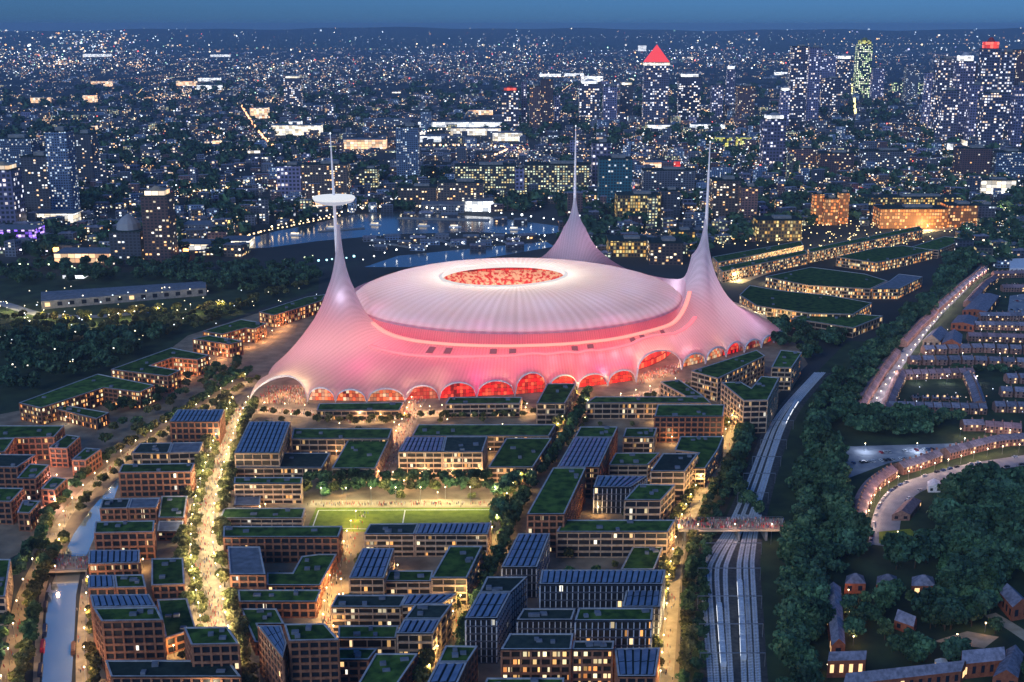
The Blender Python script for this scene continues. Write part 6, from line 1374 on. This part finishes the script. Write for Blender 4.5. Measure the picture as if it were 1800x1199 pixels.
for k in kept:
    if id(k) in inds: continue
    x_, y_, w, dp, h, px, py = k; r = random.random()
    mi = random.randint(0, 5) if r < .86 else (6 if r < .9 else (7 if r < .955 else random.choice((8, 9, 10))))
    if mi in (9, 10) and random.random() < .5: mi = 0
    b_.box((x_, y_, 0), (w, dp, h), random.choice((0, .1, -.15, .3)), mi, 11, u0=random.randint(0, 400)*35)
tag(b_.build('distant_city_blocks', [CM[q] for q in mats_]+[M['slate_roof']]), 'countless far city roofs and blocks reaching to the hills', 'city blocks', kind='stuff')
# distant tree masses between the far blocks
VV = []; ps = [crown_np(60, 5.6, 5.2, 6, 2.6, 300+s_, 9)[0] for s_ in range(3)]
for _ in range(2600):
    px, py = random.uniform(-40, 1840), random.uniform(150, 468); x_, y_, _z = W(px, py)
    if not city_ok(px, py, x_, y_) or dens(px+500, py) > 1.3: continue
    V = ps[random.randint(0, 2)]; s_ = random.uniform(.8, 1.5)*(1+y_/6000); VV.append(np.column_stack([V[:, 0]*s_*1.3+x_, V[:, 1]*s_*1.3+y_, V[:, 2]*s_]))
VV = np.concatenate(VV); tag(npmesh('distant_trees', VV, np.arange(len(VV)).reshape(-1, 4), M['leaf_d']), 'far off dark tree masses between the city blocks', 'trees', kind='stuff')
# far lamps
b_ = MB(); PAL = [(.75, .88, 1)]*9+[(1, .93, .8)]*6+[(1, .8, .5)]*6+[(1, .5, .18)]*5+[(1, .12, .08)]*1+[(.5, 1, .7)]*1+[(.6, .6, 1)]*1
HRW = [(15000, 0.0), (17500, 0.28), (20000, 0.6), (22500, 1.0)]
def hill_z(x_, y_):
    a, r = math.atan2(x_, y_), math.hypot(x_, y_); i = (math.degrees(a)+46)/92*160
    return (236+20*math.sin(i*0.11)+14*math.sin(i*0.37+1)+8*math.sin(i*0.9))*float(np.interp(r, [q[0] for q in HRW], [q[1] for q in HRW]))
def dot(x_, y_, z, s_, col, st):
    if math.hypot(x_, y_) > 15000:       # stands on the slope of the hills, where that sight line meets them
        dx, dy, k0, k1 = x_/y_, 1.0, 14000/math.hypot(x_/y_, 1), 22400/math.hypot(x_/y_, 1); tan_ = HC/y_
        for _i in range(20):
            km = (k0+k1)/2
            if HC-km*tan_ > hill_z(dx*km, km): k0 = km
            else: k1 = km
        s_ = s_*k1/y_*1.5; x_, y_ = dx*k1, k1; z = hill_z(x_, y_)+4; st = st*.9
    b_.col = (col[0]*st, col[1]*st, col[2]*st, 1); b_.box((x_, y_, z), (s_, s_, s_*.9))
n_ = 0
while n_ < 13000:
    px, py = random.uniform(-30, 1830), 50+415*random.random(); 
    if random.random() > dens(px, py)**1.5*.4: continue
    x_, y_, _z = W(px, py)
    if not city_ok(px, py, x_, y_): continue
    s_ = y_/F*random.choice((.45, .5, .6, .7, .8, .9, 1.2, 1.7)); dot(x_, y_, random.uniform(5, 14), s_, random.choice(PAL), random.choice((.5, .7, 1, 1.3, 1.8, 2.5, 5))*(1.6 if py < 120 else 1)); n_ += 1
def chain(pts, step, col, st, s_, z=8, jit=2):
    for x_, y_, a in along(smooth_line(GL(pts)), step): dot(x_+random.uniform(-jit, jit), y_+random.uniform(-jit, jit), z, s_*random.uniform(.7, 1.3), col, st*random.uniform(.6, 1.4))
for pts, step, col, st, s_ in (
    ([(740, 262), (850, 262), (920, 268)], 16, (1, .62, .35), 4, 3.2), ([(900, 262), (880, 275), (850, 284)], 12, (1, .62, .35), 4, 3.0), ([(735, 238), (800, 232), (900, 240)], 16, (1, .8, .6), 4, 3),
    ([(425, 190), (440, 215), (462, 245), (480, 262)], 26, (1, .45, .2), 4, 3.4), ([(440, 190), (470, 200), (475, 215)], 16, (1, .55, .3), 4, 4), ([(330, 345), (390, 340), (440, 326), (485, 316)], 12, (1, .75, .4), 3.5, 2.2),
    ([(390, 440), (450, 420), (520, 405), (600, 388)], 9, (1, .7, .35), 3.5, 1.8), ([(190, 370), (260, 368), (320, 372)], 14, (1, .85, .5), 3, 2.0), ([(1495, 140), (1500, 170), (1503, 205)], 30, (1, .85, .3), 4, 4.5),
    ([(620, 377), (700, 371), (760, 375)], 17, (1, .85, .55), 8, 1.7), ([(760, 375), (860, 381), (985, 397)], 21, (.85, .95, 1), 10, 2.1), ([(640, 468), (700, 449), (800, 439), (960, 424)], 26, (.95, .95, .9), 7, 1.3),
    ([(700, 414), (830, 410), (940, 414)], 27, (.85, .95, 1), 5, 1.3), ([(480, 408), (560, 392), (620, 378)], 15, (1, .75, .45), 7, 1.5), ([(1240, 250), (1330, 240)], 30, (1, .7, .3), 4, 2.6), ([(1440, 180), (1500, 168), (1560, 176)], 30, (1, .95, .5), 4, 4),
    ([(0, 448), (60, 452), (90, 452)], 9, (.9, .8, 1), 4, 1.6), ([(0, 478), (60, 476), (120, 480), (150, 486)], 12, (.8, 1, .6), 3, 1.6), ([(100, 452), (190, 454)], 18, (1, .5, .1), 9, 4.5), ([(326, 452), (332, 452)], 3, (1, .3, .08), 9, 4),
    ([(430, 478), (520, 466), (560, 460)], 14, (.9, 1, .6), 3, 1.6), ([(560, 470), (600, 466), (625, 462)], 10, (.4, .9, 1), 4, 1.8), ([(1060, 400), (1240, 395), (1330, 420)], 12, (1, .85, .6), 3, 1.7),
    ([(0, 110), (600, 104), (1100, 96), (1800, 100)], 110, (.9, .93, 1), 4, 5), ([(0, 75), (500, 72), (900, 68), (1300, 66), (1800, 72)], 330, (.9, .95, 1), 3, 7), ([(900, 66), (1200, 64), (1480, 62)], 420, (1, .97, .9), 3, 7)):
    chain(pts, step, col, st, s_)
for _ in range(95):
    px, py = random.uniform(0, 1800), 75+340*random.random(); x_, y_, _z = W(px, py); a = random.choice((.1, .25, 1.2, 1.45, 1.9, 2.8))+random.uniform(-.1, .1); L = random.uniform(150, 420)*(y_/F); st_ = 11*(y_/F)
    col = random.choice(((1, .6, .28), (1, .6, .28), (1, .78, .5), (.9, .93, 1))); ss_ = y_/F*random.uniform(.5, .8); bb = random.uniform(1.2, 4)
    for q in range(int(L/st_)):
        xx, yy = x_+math.cos(a)*q*st_, y_+math.sin(a+q*.01)*q*st_; p_ = PX(xx, yy, 0)
        if city_ok(p_[0], p_[1], xx, yy): dot(xx+random.uniform(-2, 2), yy+random.uniform(-2, 2), 9, ss_*random.uniform(.7, 1.2), col, bb*random.uniform(.5, 1.3))
for _ in range(900):
    px, py = random.uniform(0, 1800), 56+48*random.random(); xx, yy, _z = W(px, py)
    if random.random() < .35+dens(px, py)*.4: dot(xx, yy, 10, yy/F*random.uniform(.3, .6), random.choice(PAL), random.choice((.5, .8, 1.2, 3)))
for _ in range(26):
    px, py = random.uniform(0, 1800), 110+330*random.random()
    for q in range(60):
        a_, b2 = px+random.gauss(0, 16), py+random.gauss(0, 3.5); xx, yy, _z = W(a_, b2)
        if city_ok(a_, b2, xx, yy): dot(xx, yy, 6, yy/F*random.uniform(.5, 1.3), random.choice(((1, .5, .2), (1, .68, .4), (1, .85, .65))), random.uniform(1, 4))
for _ in range(190):                    # porch and garden lights of the estate
    px, py = random.uniform(1540, 1800), random.uniform(480, 735); xx, yy, _z = W(px, py)
    if not blocked(xx, yy, 1) and px > 1750-(py-470)*.85: dot(xx, yy, random.uniform(2.5, 6), random.uniform(.3, .6), random.choice(((1, .65, .4), (1, .8, .65), (.8, .85, 1))), random.uniform(1, 4))
for _ in range(110):                    # lights among the jetties south of the basin, and along the halls road
    px, py = random.uniform(640, 960), random.uniform(416, 440); x_, y_, _z = W(px, py); dot(x_, y_, random.uniform(2, 7), random.uniform(.5, 1.3), random.choice(((.7, .85, 1), (.9, .95, 1), (1, .9, .6))), random.uniform(.6, 3))
for _ in range(260):
    px, py = random.uniform(1260, 1740), random.uniform(392, 440); x_, y_, _z = W(px, py)
    if not blocked(x_, y_, 1): dot(x_, y_, 4, random.uniform(.7, 1.3), (1, .75, .35), random.uniform(2, 5))
for _ in range(160):
    px, py = random.uniform(0, 560), random.uniform(520, 680); x_, y_, _z = W(px, py)
    if not blocked(x_, y_, 1) and py < 690-px*.25: dot(x_, y_, random.uniform(9, 12), random.uniform(.5, 1.0), random.choice(((1, .85, .5), (1, .9, .7), (.8, .9, 1))), random.uniform(2, 5))
tag(b_.build('distant_city_lights', M['tones']), 'countless tiny street lamps and signs glittering over the far city', 'city lights', kind='stuff')
# ------------------------------------------------------------------ haze
b_ = MB(); b_.prism([(-27000, -4000), (27000, -4000), (27000, 27500), (-27000, 27500)], -1, 335, bottom=True)
m = bpy.data.materials.new('haze_mat'); m.use_nodes = True; t = m.node_tree; t.nodes.remove(t.nodes['Principled BSDF'])
pv = t.nodes.new('ShaderNodeVolumePrincipled'); pv.inputs['Color'].default_value = (.5, .72, 1, 1); pv.inputs['Density'].default_value = 4.8e-5
t.links.new(pv.outputs[0], t.nodes['Material Output'].inputs['Volume']); m.cycles.homogeneous_volume = True
hz = b_.build('haze', m); tag(hz, 'thin blue evening haze over the whole city', 'haze', kind='stuff')
